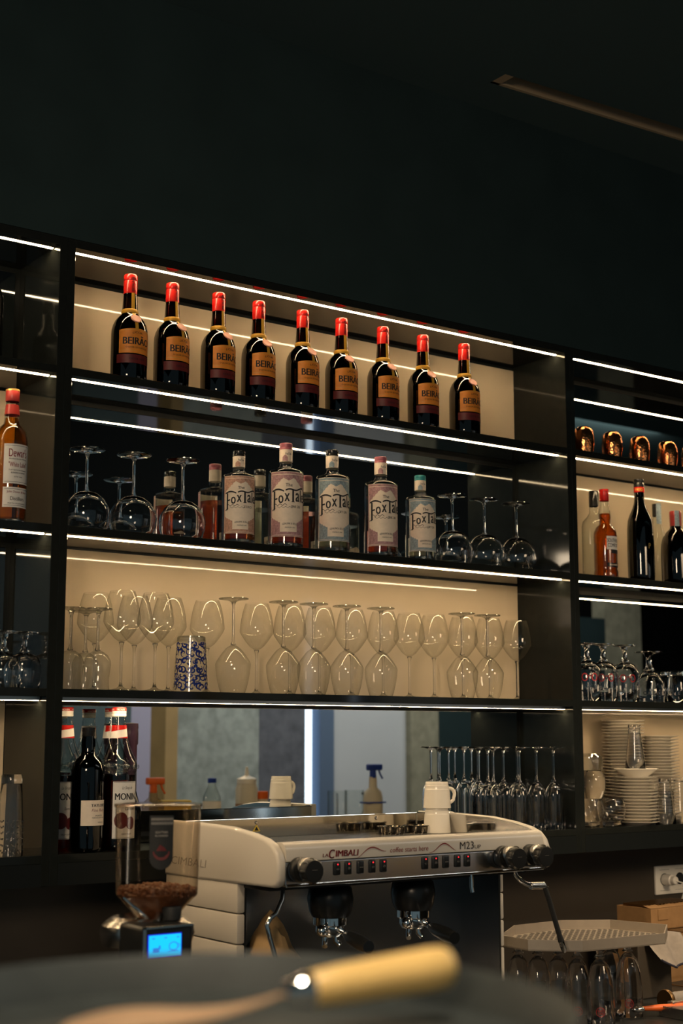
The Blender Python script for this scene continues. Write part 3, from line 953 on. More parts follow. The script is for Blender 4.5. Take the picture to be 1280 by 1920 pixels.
def gin(label, px, spirit, ink, capm, kind_word, rz, level, y=3.012, s=1.0, small=False):
    b = thing('gin_bottle', label, 'bottle', (shelf_x(px, 930, y), y, F2), rz, 'gin bottles on the second shelf')
    R = .0446
    MB().lathe([(0, .006), (.030, .006), (.037, .001), (.0420, .0006), (.0442, .004), (R, .010), (R, .186), (.0438, .193), (.0405, .198), (.030, .2015), (.0190, .2045),
                (.0168, .208), (.0162, .214), (.0160, .224)], 56).build('glass_body', 'glass_amb', b, 50)
    MB().lathe([(0, .0015), (.036, .0012), (.0418, .0012), (.0438, .006), (.0432, .010), (.036, .0125), (0, .0135)], 40).build('thick_base', 'solid_glass', b, 50)
    MB().lathe([(0, .0142), (.0412, .0142), (.0425, .018), (.0425, level), (0, level)], 44).build('liquid', spirit, b, 40)
    MB().lathe([(.0166, .2205), (.0167, .2515), (.0162, .2518)], 32).build('neck_label', 'paper', b, 40)
    c = MB().lathe([(.0160, .2515), (.0166, .2520), (.0168, .2565), (.0163, .2575), (.0163, .2585), (.0168, .2595), (.0166, .2670), (.0150, .2685), (0, .2687)], 32).build('cap', capm, b, 40)
    n = MB()
    write_round(n, 'FoxTale', .017, .006, .01695, .2405, .25, .02)
    n.build('lettering', 'black_ink', b, 0)
    n = MB().band(.01690, -.012, .002, .2215, lambda q: .231 + .006 * math.sin((q + .012) * 220), 14).build('neck_ornament', ink, b, 0)
    lab = MB().band(R + .0003, -.050, .050, .0255, .1895, 40).build('front_label', 'paper', b, 40)
    orn = MB()
    R2 = R + .0005
    # zig-zag borders and the pointed corner ornaments of the label
    zig = lambda q: .0022 * abs(((q * 260) % 1) - .5)
    orn.band(R2, -.0495, -.0465, .028, .187, 6)
    orn.band(R2, .0465, .0495, .028, .187, 6)
    orn.band(R2, -.0495, .0495, lambda q: .1835 - zig(q), .1885, 120)

    def top(q):
        q = abs(q)
        if q < .014:
            return .1660 + q * .55
        return .1737 - (q - .014) * 1.00 - .0012 * math.sin(q * 900)

    def bot(q):
        q = abs(q)
        if q < .022:
            return .0600
        return .0600 + max(0, (q - .022)) * .55 + .0010 * math.sin(q * 900)
    orn.band(R2, -.046, .046, top, .1815, 70)
    orn.band(R2, -.046, -.022, .0300, bot, 30)
    orn.band(R2, .022, .046, .0300, bot, 30)
    orn.band(R2, -.022, .022, .0300, .0370, 20)
    orn.band(R2, -.0495, .0495, .0265, lambda q: .0285 + zig(q), 120)
    orn.build('label_ornament', ink, lab, 0)
    w = MB()
    write_round(w, 'The', .018, .0085, R + .0007, .1555, .02, .02)
    Rl = R + .0007
    w.band(Rl, -.0405, -.0355, lambda q: .0920 + (q + .038) * .8, lambda q: .1400, 6)
    w.band(Rl, -.0450, -.0120, lambda q: .1375 + .0045 * math.sin((q + .045) * 95), lambda q: .1415 + .0048 * math.sin((q + .045) * 95) * (1 if q < -.03 else 1.0), 24)
    w.band(Rl, -.0405, -.0290, lambda q: .1165 + (q + .04) * .2, lambda q: .1200 + (q + .04) * .25, 8)
    w.band(Rl, -.0455, -.0350, lambda q: .0905 + (q + .045) * .5, lambda q: .0925 + (q + .045) * .5, 8)
    write_round(w, 'o', .0135, .0200, R + .0007, .1190, -.44, .04)
    write_round(w, 'x', .0135, .0200, R + .0007, .1240, -.09, .035)
    w.band(Rl, .0090, .0138, .1130, .1440, 6)
    w.band(Rl, -.0080, .0440, lambda q: .1400 + (q + .008) * .10 + .0022 * math.sin((q + .008) * 170), lambda q: .1438 + (q + .008) * .10 + .0022 * math.sin((q + .008) * 170), 30)
    w.band(Rl, .0070, .0160, .1120, .1138, 6)
    write_round(w, 'a', .0125, .0220, R + .0007, .1250, .54, .035)
    write_round(w, 'l', .0035, .0310, R + .0007, .1290, .76, .02)
    write_round(w, 'e', .0115, .0200, R + .0007, .1230, .95, .035)
    write_round(w, kind_word, .026, .0065, R + .0007, .1010, .44, .02)
    w.build('lettering', 'black_ink', lab, 0)
    w = MB()
    write_round(w, 'GENUINE & BOLD', .040, .0048, R + .0007, .0560, .08, .02, arch=.002)
    write_round(w, 'PREMIUM GIN', .026, .0030, R + .0007, .0480, .08, .01)
    w.build('small_lettering', 'black_ink', lab, 0)
    w = MB()
    w.band(R + .0007, -.036, -.004, lambda q: .1045 + .002 * math.sin(q * 500), lambda q: .1062 + .002 * math.sin(q * 500), 60)
    w.band(R + .0007, -.030, .012, lambda q: .0985 + .0016 * math.sin(q * 600), lambda q: .0995 + .0016 * math.sin(q * 600), 60)
    w.build('flourish', 'black_ink', lab, 0)
    bk = MB().band(R + .0003, -.030, .030, .0200, lambda q: .078 + .004 * math.cos(q * 90), 24, PI).build('back_label', 'paper', b, 40)
    bc = MB()
    for k in range(14):
        q = -.020 + k * .0018
        bc.band(R + .0006, q, q + (.0011 if k % 3 else .0006), .026, .038, 1, PI)
    write_round(bc, '8068', .020, .0055, R + .0006, .056, PI + .45, .02, turn=True)
    bc.build('barcode', 'black_ink', bk, 0)
    if small:
        b.scale = (.925, .925, .868)
    return b


gin('peach gin bottle with black cap, leftmost of the labelled gin bottles', 447, 'peach_gin', 'peach_ink', 'black_cap', 'ZERO', -.42, .158, small=True)
gin('pink gin bottle with pink cap, between the two black capped gin bottles', 535.5, 'pink_gin', 'pink_ink', 'pink_cap', 'PINK GIN', -.42, .163)
gin('clear gin bottle with pale blue label and black cap', 622.5, 'clear_gin', 'blue_ink', 'black_cap', 'DRY GIN', -.40, .156)
gin('pink gin bottle with pink cap, standing apart beside the teal capped bottle', 713.5, 'pink_gin', 'pink_ink', 'pink_cap', 'PINK GIN', -.36, .160)
gin('clear gin bottle with pale blue label and teal cap', 787.5, 'clear_gin', 'blue_ink', 'teal_cap', 'DRY GIN', -.36, .154, small=True)

# --- whisky in the left bay
y = 3.035
b = thing('whisky_bottle', 'golden whisky bottle with white label and red capsule, alone in the left bay', 'bottle', (shelf_x(20, 850, y), y, F2), 0.10)
MB().lathe([(0, .006), (.028, .006), (.034, .001), (.0365, .001), (.0380, .006), (.0380, .186), (.0370, .198), (.0330, .212), (.0260, .222), (.0185, .2285), (.0168, .236),
            (.0158, .250), (.0140, .270), (.0135, .285)], 52).build('glass_body', 'glass_amb', b, 50)
MB().lathe([(0, .0015), (.033, .0012), (.037, .004), (.0365, .009), (.030, .012), (0, .013)], 36).build('thick_base', 'solid_glass', b, 50)
MB().lathe([(0, .0135), (.0352, .0135), (.0362, .018), (.0362, .184), (.0350, .197), (.0310, .211), (.0240, .221), (.0165, .229), (.0145, .243), (0, .243)], 44).build('liquid', 'gold_spirit', b, 50)
MB().lathe([(.0150, .281), (.0158, .282), (.0158, .3045), (.0152, .306), (0, .3062)], 32).build('cap', 'dull_red', b, 40)
MB().lathe([(.0150, .3045), (.0160, .305), (.0160, .3085), (.0145, .3095), (0, .3096)], 32).build('cap_top', 'gold_ink', b, 40)
MB().lathe([(.0173, .250), (.0150, .272), (.0148, .273)], 32).build('neck_label', 'dull_red', b, 40)
for (z0, z1, lines) in [(.088, .178, [('Dewar\'s', .046, .0190, .158, 'wine_ink'), ('Blended Scotch Whisky', .044, .0045, .1435, 'black_ink'), ('"White Label"', .046, .0115, .1315, 'wine_ink'),
                                      ('Double Aged for Extra Smoothness', .044, .0035, .1185, 'black_ink'), ('BLENDED SCOTCH', .034, .0035, .1125, 'black_ink'), ('ESTD 1846', .020, .0028, .1035, 'black_ink')]),
                        (.035, .080, [('John Dewar & Sons', .050, .0065, .069, 'wine_ink'), ('Distillers', .034, .0085, .0545, 'black_ink'), ('PERTH SCOTLAND', .044, .0028, .0435, 'black_ink')])]:
    l = MB().band(.0383, -.034, .034, z0, z1, 28).build('front_label', 'white_paper', b, 40)
    for s_, ww, hh, zz, ink in lines:
        w = MB()
        write_round(w, s_, ww, hh, .0386, zz, 0, .02)
        w.build('lettering', ink, l, 0)
    w = MB()
    for zz in (z0 + .004, z1 - .004):
        w.band(.0386, -.031, .031, zz - .0004, zz + .0004, 20)
    w.build('printed_lines', 'black_ink', l, 0)
# a dark bottle at the very edge of the photo, row above
y = 3.05
b = thing('dark_bottle', 'dark bottle in the shaded top left compartment, cut by the photo edge', 'bottle', (shelf_x(-24, 590, y), y, FLOOR[0]))
MB().lathe([(0, 0), (.034, 0), (.036, .004), (.036, .15), (.030, .172), (.016, .188), (.0145, .235)], 40).build('glass_body', 'green_glass', b, 50)
MB().lathe([(.0150, .225), (.0155, .226), (.0155, .258), (0, .260)], 28).build('cap', 'black_cap', b, 40)

# --- right bay, second row
y = 3.03
b = thing('orange_liqueur_bottle', 'amber bottle with bright red cap and white label, right bay', 'bottle', (shelf_x(1134, 1000, y), y, F2), -.12)
MB().lathe([(0, .006), (.026, .006), (.032, .001), (.0350, .001), (.0362, .006), (.0362, .020), (.0335, .030), (.0345, .034), (.0345, .128), (.0330, .142), (.0265, .156), (.0180, .164),
            (.0165, .170), (.0180, .186), (.0165, .206), (.0130, .230), (.0128, .252)], 48).build('glass_body', 'glass_amb', b, 50)
MB().lathe([(0, .008), (.0335, .008), (.0345, .019), (.0322, .030), (.0330, .035), (.0330, .127), (.0315, .141), (.0250, .155), (.0160, .165), (.0148, .171), (.0162, .186), (.0155, .197), (0, .197)], 40) \
    .build('liquid', 'amber', b, 50)
MB().lathe([(.0130, .236), (.0138, .237), (.0138, .2655), (.0146, .266), (.0146, .2705), (.0135, .2715), (0, .2717)], 30).build('cap', 'red_cap', b, 40)
l = MB().band(.0348, -.024, .026, .086, .126, 20, .12).build('front_label', 'white_paper', b, 40)
w = MB()
write_round(w, 'SOUTHERN', .046, .0115, .0350, .113, .14, .03)
write_round(w, 'COMFORT', .044, .0115, .0350, .0985, .14, .03)
w.build('lettering', 'black_ink', l, 0)
l = MB().band(.0348, -.010, .026, lambda q: .074, .086, 14, .12)
l.lathe([(0, 0)], 3) if False else None
l = l.build('lower_label', 'black_ink', b, 40)
l = MB().band(.0348, -.024, .026, .034, .046, 20, .12).build('foot_label', 'black_cap', b, 40)
w = MB(); write_round(w, 'WHISKEY', .034, .005, .0350, .040, .14, .02); w.build('lettering', 'paper', l, 0)

y = 3.03
b = thing('black_port_bottle', 'tall black bottle with a red and yellow neck band, right bay', 'bottle', (shelf_x(1200, 1000, y), y, F2), -.2)
MB().lathe([(0, 0), (.036, 0), (.0390, .003), (.0405, .02), (.0410, .10), (.0395, .165), (.0370, .190), (.0310, .208), (.0225, .226), (.0165, .245), (.0150, .262), (.0150, .300)], 48) \
    .build('glass_body', 'green_glass', b, 50)
MB().lathe([(0, .005), (.036, .005), (.0385, .02), (.039, .10), (.037, .17), (.029, .206), (0, .206)], 36).build('liquid', 'green_glass', b, 50)
MB().lathe([(.0150, .292), (.0158, .293), (.0158, .305), (.0150, .306), (.0150, .309), (.0158, .310), (.0156, .318), (0, .319)], 30).build('cap', 'black_cap', b, 40)
nb = MB().lathe([(.0160, .277), (.0162, .278), (.0162, .292), (.0160, .293)], 30).build('neck_band', 'red_cap', b, 40)
nb['label'] = 'red neck band with yellow writing'
w = MB()
for k in range(3):
    write_round(w, 'PASSO', .024, .0085, .0165, .285, -.6 + k * 2.1, .03)
w.build('lettering', 'yellow_ink', nb, 0)
w = MB(); write_round(w, 'P', .0075, .016, .0414, .108, .08, .0); w.build('lettering', 'gold_ink', b, 0)

y = 3.125
b = thing('clear_bottle', 'clear bottle with black screw cap, behind the amber bottle', 'bottle', (shelf_x(1114, 1000, y), y, F2))
MB().lathe([(0, .002), (.036, .002), (.0385, .006), (.0385, .175), (.035, .190), (.022, .204), (.0145, .216), (.0135, .25)], 44).build('glass_body', 'glass_amb', b, 50)
MB().lathe([(.0138, .236), (.0148, .237), (.0148, .283), (.0138, .285), (0, .2852)], 28).build('cap', 'black_cap', b, 40)
b = thing('clear_bottle', 'clear bottle with blue paper seal over its cap, behind the tall black bottle', 'bottle', (shelf_x(1232, 1000, 3.12), 3.12, F2))
MB().lathe([(0, .002), (.034, .002), (.0365, .006), (.0365, .130), (.033, .152), (.022, .175), (.0140, .205), (.0130, .245)], 44).build('glass_body', 'glass_amb', b, 50)
MB().lathe([(.0132, .230), (.0142, .231), (.0142, .270), (0, .2715)], 28).build('cap', 'black_cap', b, 40)
o = MB().band(.0146, -.011, .011, .205, .2715, 10, -.2).build('seal_strip', 'blue_ink', b, 40)
o['label'] = 'pale blue seal strip'
y = 3.03
b = thing('herbal_liqueur_bottle', 'dark round shouldered bottle with red cap and blue seal strip at the right edge', 'bottle', (shelf_x(1268, 1030, y), y, F2), -.05)
MB().lathe([(0, 0), (.042, 0), (.0460, .004), (.0480, .02), (.0485, .10), (.0470, .128), (.0420, .150), (.0300, .168), (.0195, .178), (.0175, .184), (.0165, .205)], 48).build('glass_body', 'dark_glass', b, 50)
MB().lathe([(0, .005), (.044, .005), (.0465, .02), (.047, .10), (.045, .128), (.036, .155), (0, .155)], 40).build('liquid', 'dark_glass', b, 50)
MB().lathe([(.0168, .186), (.0180, .187), (.0186, .215), (.0186, .231), (.0170, .234), (0, .2345)], 30).build('cap', 'dull_red', b, 40)
o = MB().band(.0190, -.0075, .0075, .185, .2345, 8, -.55).build('seal_strip', 'blue_ink', b, 40)
o['label'] = 'pale blue seal strip'
l = MB().band(.0489, -.010, .050, .024, .078, 20, .10).build('front_label', 'orange_label', b, 40)
l2 = MB().band(.0490, -.018, .055, .080, .100, 20, .10).build('name_label', 'paper', b, 40)
w = MB(); write_round(w, 'DRAMBUIE', .064, .0125, .0492, .090, .52, .03); w.build('lettering', 'wine_ink', l2, 0)
w = MB()
for k in range(5):
    write_round(w, 'LIQUEUR', .034, .004, .0491, .068 - k * .008, .5, .01)
w.build('lettering', 'black_ink', l, 0)

# --- middle bay, bottom row: syrups and ports


def syrup(label, px, y, rz, picture):
    b = thing('syrup_bottle', label, 'bottle', (shelf_x(px, 1450, y), y, F4), rz, 'syrup bottles beside the mirror')
    MB().lathe([(0, .004), (.030, .004), (.036, .0005), (.0392, .001), (.0410, .006), (.0410, .168), (.0402, .172), (.0425, .1745), (.0430, .186), (.0420, .196), (.0400, .2005),
                (.0330, .213), (.0255, .230), (.0205, .247), (.0185, .262), (.0165, .280), (.0150, .296), (.0145, .302)], 48).build('glass_body', 'glass_amb', b, 50)
    MB().lathe([(0, .006), (.0385, .006), (.0395, .012), (.0395, .166), (0, .166)], 40).build('liquid', 'syrup', b, 40)
    fm = MB()
    for k in range(12):
        a = 2 * PI * k / 12
        fm.ball((.0422 * math.cos(a), .0422 * math.sin(a), .185), .0062, 10, 6)
    fm.build('moulded_knobs', 'glass_foot', b)
    MB().lathe([(.0148, .298), (.0162, .2985), (.0165, .303), (.0158, .304), (.0162, .3055), (.0165, .316), (.0155, .3185), (0, .319)], 32).build('cap', 'white_cap', b, 40)
    cb = MB().lathe([(.0166, .3105), (.01665, .3165), (.0157, .3188)], 32).build('cap_band', 'red_cap', b, 40)
    w = MB()
    for k in range(4):
        write_round(w, 'MONIN', .018, .004, .0168, .3135, k * PI / 2 - .2, .0)
    w.build('lettering', 'white_cap', cb, 0)
    MB().lathe([(.0204, .249), (.0187, .264), (.0172, .2785)], 32).build('neck_band', 'white_paper', b, 50)
    R = lambda z: .0207 - (z - .249) * .11
    nb = MB()
    nb.band(R, -.034, .034, lambda q: .2690 + q * .16, .2785, 24, .2)
    nb.band(R, -.034, .034, .2490, lambda q: .2515 + q * .12 if q > -.02 else .2492, 24, .2)
    o = nb.build('neck_stripe', 'red_cap', b, 40); o['label'] = 'red slanted stripe'
    l = MB().band(.0413, -.030, .034, .026, .152, 26).build('front_label', 'white_paper', b, 40)
    w = MB()
    write_round(w, 'MONIN', .056, .0150, .0416, .119, .06, .05)
    write_round(w, 'Le Sirop de', .026, .0085, .0416, .1375, .10, .0, .25)
    write_round(w, picture, .028, .0080, .0416, .0925, .30, .0, .25)
    write_round(w, 'SIROP SYRUP', .026, .0035, .0416, .036, .10, .01)
    w.band(.0416, -.028, .032, .0275, .0282, 12)
    w.band(.0416, -.028, .032, .1498, .1505, 12)
    w.build('lettering', 'black_ink', l, 0)
    pc = MB()
    for (cs, cz, r_) in [(-.010, .066, .0165), (.014, .060, .013)]:
        pc.band(.04165, cs - r_, cs + r_, lambda q: cz - 1.1 * math.sqrt(max(0, r_ * r_ - (q - cs) ** 2)), lambda q: cz + 1.1 * math.sqrt(max(0, r_ * r_ - (q - cs) ** 2)), 20)
    pc.build('printed_picture', 'maroon_label', l, 0)
    return b


syrup('syrup bottle with white cap and slanted red neck stripe, right end of the bottle group', 221, 3.03, 0.0, 'Caramel')
syrup('syrup bottle half hidden by the left divider, behind the dark port bottle', 121, 3.085, -.35, 'Speculoos')
syrup('syrup bottle close to the mirror, peeping out behind the rightmost syrup bottle', 207, 3.125, .3, 'Noisette')
y = 3.008
b = thing('port_bottle', 'black green port bottle with square cream label, between two syrup bottles', 'bottle', (shelf_x(163, 1500, y), y, F4), 0.0)
MB().lathe([(0, 0), (.033, 0), (.0358, .003), (.0370, .01), (.0370, .150), (.0372, .178), (.0345, .192), (.0270, .204), (.0180, .211), (.0150, .220), (.0160, .236), (.0150, .252), (.0142, .27)], 48) \
    .build('glass_body', 'green_glass', b, 50)
MB().lathe([(0, .004), (.034, .004), (.035, .02), (.035, .17), (.030, .195), (0, .195)], 36).build('liquid', 'green_glass', b, 50)
MB().lathe([(.0144, .240), (.0150, .241), (.0150, .262), (.0155, .264), (.0155, .272), (0, .274)], 28).build('capsule', 'black_cap', b, 40)
l = MB().band(.0373, -.036, .036, .058, .113, 26, .16).build('front_label', 'paper', b, 40)
w = MB()
write_round(w, 'TAYLOR\'S', .042, .0065, .0376, .102, .36, .05)
write_round(w, 'PORTO', .020, .0030, .0376, .0795, .36, .01)
write_round(w, 'PRODUCED AND BOTTLED', .036, .0026, .0376, .0750, .36, .01)
write_round(w, 'VINHO', .018, .0030, .0376, .0650, .5, .01)
w.build('lettering', 'black_ink', l, 0)
w = MB(); write_round(w, 'Fine Ruby', .038, .0080, .0376, .0905, .36, .0, .3); w.build('lettering', 'wine_ink', l, 0)
y = 3.135
b = thing('slim_purple_bottle', 'slim dark purple foiled bottle close to the mirror, right of the syrup bottles', 'bottle', (shelf_x(243, 1450, y), y, F4))
MB().lathe([(0, 0), (.027, 0), (.029, .004), (.029, .080), (.022, .105), (.0165, .125), (.0160, .225)], 36).build('glass_body', 'green_glass', b, 50)
MB().lathe([(.0166, .120), (.0163, .232), (.0185, .236), (.0188, .262), (.0180, .270), (.0188, .274), (.0180, .284), (0, .286)], 32).build('foil', 'purple_foil', b, 40)

# =================================================================== COFFEE MACHINE
MO = Vector((1.650, 2.490, COUNTER))
W_ = 0.752
m = thing('coffee_machine', 'white two group espresso machine with steel front below the mirror', 'coffee machine', MO)
Z = lambda z: z - COUNTER
cheek = [(.458, 1.4225), (.300, 1.4222), (.180, 1.4195), (.100, 1.4110), (.050, 1.4020), (.022, 1.3920), (.004, 1.3760), (-.004, 1.358), (-.005, 1.325), (.002, 1.312), (.016, 1.3065),
         (.16, 1.3046), (.29, 1.3030), (.458, 1.3022)]
cheek = [(y_, Z(z_)) for y_, z_ in cheek]
for x0, x1 in ((0.0, .022), (W_ - .022, W_)):
    o = MB().prism(cheek, x0, x1, 'x', .007, 3).build('side_cheek', 'white_plastic', m, 50)
    if x0 == 0:
        w = MB()
        write_flat(w, 'CIMBALI', .15, .017, (-.0006, .350, Z(1.337)), (0, -1, 0), (0, 0, 1), .0, .22)
        w.build('lettering', 'relief_tone', o, 0)
    else:
        # polished inner lining and bright rim of the right cheek
        inner = [(.455, Z(1.4205)), (.30, Z(1.4202)), (.18, Z(1.4175)), (.10, Z(1.409)), (.05, Z(1.400)), (.03, Z(1.3935)), (.03, Z(1.372)), (.455, Z(1.372))]
        MB().prism(inner, x0 - .0015, x0 - .0002, 'x').build('lining', 'polished', o, 0)
# fascia: painted lip, then steel button panel
lip = [(.050, Z(1.3915)), (.030, Z(1.3955)), (.012, Z(1.3945)), (.004, Z(1.388)), (0.0, Z(1.378)), (-.001, Z(1.3585)), (.004, Z(1.3565)), (.050, Z(1.3565))]
lp = MB().prism(lip, .0215, W_ - .0215, 'x').build('front_lip', 'white_plastic', m, 60)
w = MB()
write_flat(w, 'IMBALI', .058, .0125, (.1730, -.0016, Z(1.3695)), (1, 0, 0), (0, 0, 1), .05, .15)
write_flat(w, 'LA', .015, .0065, (.1185, -.0016, Z(1.367)), (1, 0, 0), (0, 0, 1), .03, .15)
write_flat(w, 'C', .015, .0180, (.1335, -.0016, Z(1.3690)), (1, 0, 0), (0, 0, 1), .05, .15)
write_flat(w, 'coffee starts here', .104, .0105, (.338, -.0016, Z(1.3705)), (1, 0, 0), (0, 0, 1), .0, .15)


def swoosh(x0, x1, z0, f, wid):
    vs, fs = [], []
    n = 26
    for i in range(n + 1):
        q = i / n
        z_ = z0 + f(q)
        h = wid * (.15 + math.sin(PI * q) * .5 + .7 * q ** 2 * (1 - q) * 2)
        vs += [(x0 + (x1 - x0) * q, -.0016, Z(z_ - h)), (x0 + (x1 - x0) * q, -.0016, Z(z_ + h))]
    for i in range(n):
        fs.append((2 * i, 2 * i + 2, 2 * i + 3, 2 * i + 1))
    w.add(vs, fs)


swoosh(.196, .275, 1.3645, lambda q: .0075 * math.sin(q * 6.0 - 1.4) + .012 * q, .0016)
swoosh(.392, .468, 1.3690, lambda q: .0085 * math.sin(q * 6.2 - 1.9) + .001 * q, .0016)
w.build('lettering', 'wine_ink', lp, 0)
w = MB()
write_flat(w, 'M23', .040, .0160, (.4995, -.0016, Z(1.3715)), (1, 0, 0), (0, 0, 1), .0)
write_flat(w, 'UP', .018, .0080, (.5310, -.0016, Z(1.3675)), (1, 0, 0), (0, 0, 1), .0)
w.build('model_lettering', 'black_ink', lp, 0)
fp = MB().box((.0215, 0.001, Z(1.3125)), (W_ - .0215, .05, Z(1.3555)), .001).build('button_panel', 'panel_steel', m, 0)
fp['label'] = 'brushed steel button strip'
MB().box((.0215, -.002, Z(1.3075)), (W_ - .0215, .05, Z(1.3130)), .0015).build('lower_trim', 'polished', m, 0)
for k, bx in enumerate([.1478, .1763, .2081, .2387, .2683, .3813, .4096, .4397, .4731, .5009]):
    bt = MB().box((bx - .0082, -.0035, Z(1.3255)), (bx + .0082, .002, Z(1.3525)), .0032, 3).build('button', 'black_plastic', m, 40)
    if k % 5 != 2:
        o = MB().lathe([(0, 0), (.0013, 0), (.0013, .0008), (0, .0008)], 12, mtx=Matrix.Translation((bx, -.0035, Z(1.3475))) @ Matrix.Rotation(PI / 2, 4, 'X')).build('indicator', 'red_led', bt, 0)
        o['label'] = 'lit red dot'
        cupm = MB()
        cupm.tube([(bx - .003, -.0038, Z(1.339)), (bx - .002, -.0038, Z(1.3365)), (bx + .002, -.0038, Z(1.3365)), (bx + .003, -.0038, Z(1.339)), (bx - .003, -.0038, Z(1.339))], .00022, 4)
        if k % 5 in (1, 4):
            cupm.tube([(bx - .001, -.0038, Z(1.3415)), (bx, -.0038, Z(1.3395)), (bx + .003, -.0038, Z(1.3405))], .00022, 4)
        cupm.build('cup_symbol', 'grey_ink', bt, 0)
    else:
        d = MB()
        for q in (-.003, 0, .003):
            d.box((bx + q - .0006, -.0039, Z(1.3385)), (bx + q + .0006, -.0033, Z(1.3397)))
        d.build('dots_symbol', 'grey_ink', bt, 0)
# steam knobs: black collar, bronze neck, black grip, pointing at the barista
for kx in (.050, .602, .684):
    ry = Matrix.Translation((kx, 0, Z(1.342))) @ Matrix.Rotation(PI / 2, 4, 'X')
    k = MB().lathe([(.012, 0), (.0235, 0), (.0250, .003), (.0250, .016), (.0225, .0195), (0, .0195)], 32, mtx=ry).build('steam_knob', 'black_plastic', m, 40)
    MB().lathe([(.0165, .019), (.0180, .022), (.0190, .034), (.0175, .0385), (0, .039)], 32, mtx=Matrix.Translation((0, 0, .0065)) @ ry).build('neck', 'steel', k, 40)['label'] = 'bronze toned metal neck'
    g = MB().lathe([(.015, .036), (.0225, .0375), (.0245, .042), (.0245, .055), (.0215, .060), (0, .0605)], 32, mtx=ry)
    for q in range(8):
        a = 2 * PI * q / 8
        g.ball((kx + .0225 * math.cos(a), -.049, Z(1.342) + .0225 * math.sin(a)), .0045, 8, 6, 1, 2.2, 1)
    g.build('grip', 'black_plastic', k, 40)
    w = MB(); write_flat(w, '....', .012, .0012, (kx, -.0609, Z(1.345)), (1, 0, 0), (0, 0, 1), .02); w.build('marking', 'grey_ink', k, 0)
# cup warmer on top: pierced plate, rail around it
wp = MB()
wp.box((.0215, .045, Z(1.366)), (W_ - .0215, .458, Z(1.3715)))
cw = wp.build('cup_warmer', 'black_plastic', m, 0)
gm = MB()
for k in range(60):
    x_ = .028 + k * (W_ - .056) / 59
    gm.box((x_ - .0018, .048, Z(1.3712)), (x_ + .0018, .456, Z(1.3738)))
for k in range(46):
    y_ = .052 + k * .0088
    gm.box((.024, y_ - .0013, Z(1.3714)), (W_ - .024, y_ + .0013, Z(1.3742)))
gm.build('grid', 'steel', cw, 0)
rl = MB()
rl.box((.0215, .4585, Z(1.366)), (W_ - .0215, .4605, Z(1.4165)), 0)
rl.box((.0215, .4575, Z(1.4155)), (W_ - .0215, .463, Z(1.4185)), .001)
back = rl.build('back_rail', 'polished', m, 0)
for q in (.245, .600):
    MB().lathe([(0, 0), (.004, 0), (.004, .002), (.0025, .0035), (0, .0035)], 14, mtx=Matrix.Translation((q, .4585, Z(1.408))) @ Matrix.Rotation(PI / 2, 4, 'X')).build('screw', 'chrome', back, 40)
tri = MB(); tri.add([(.245 - .011, .4581, Z(1.388)), (.245 + .011, .4581, Z(1.388)), (.245, .4581, Z(1.404))], [(0, 1, 2)])
o = tri.build('warning_sticker', 'yellow_ink', back, 0); o['label'] = 'small yellow triangle'
tri = MB(); tri.add([(.245 - .006, .4577, Z(1.390)), (.245 + .006, .4577, Z(1.390)), (.245, .4577, Z(1.3995))], [(0, 1, 2)])
tri.build('sticker_mark', 'black_ink', back, 0)
# body under the head: ribbed side walls, back sheet, drip tray
for x0, x1 in ((.004, .024), (W_ - .014, W_ - .004)):
    sd = MB()
    for z0, z1 in ((.945, 1.118), (1.120, 1.180), (1.182, 1.242), (1.244, 1.306)):
        sd.box((x0, .155, Z(z0)), (x1, .458, Z(z1)), .004, 2)
    sd.build('side_wall', 'white_plastic', m, 40)
MB().box((W_ - .0185, .157, Z(.96)), (W_ - .0142, .456, Z(1.300))).build('inner_shade_sheet', 'black_plastic', m, 0)  # black sheet added inside the wall, standing in for the shade there
MB().box((.0242, .157, Z(.96)), (.028, .456, Z(1.300))).build('inner_shade_sheet', 'black_plastic', m, 0)
MB().box((.024, .30, Z(.96)), (W_ - .014, .312, Z(1.30)), 0).build('rear_sheet', 'panel_steel', m, 0)
MB().box((.020, .06, Z(1.296)), (W_ - .02, .455, Z(1.3075)), 0).build('underside', 'black_plastic', m, 0)
MB().box((.012, -.03, Z(.955)), (W_ - .012, .30, Z(1.02)), .006, 2).build('drip_tray', 'steel', m, 40)
for lx in (.04, W_ - .04):
    for ly in (.03, .42):
        MB().lathe([(.020, 0), (.020, .03), (.015, .04)], 20, c=(lx, ly, 0.0)).build('foot', 'black_rubber', m, 40)
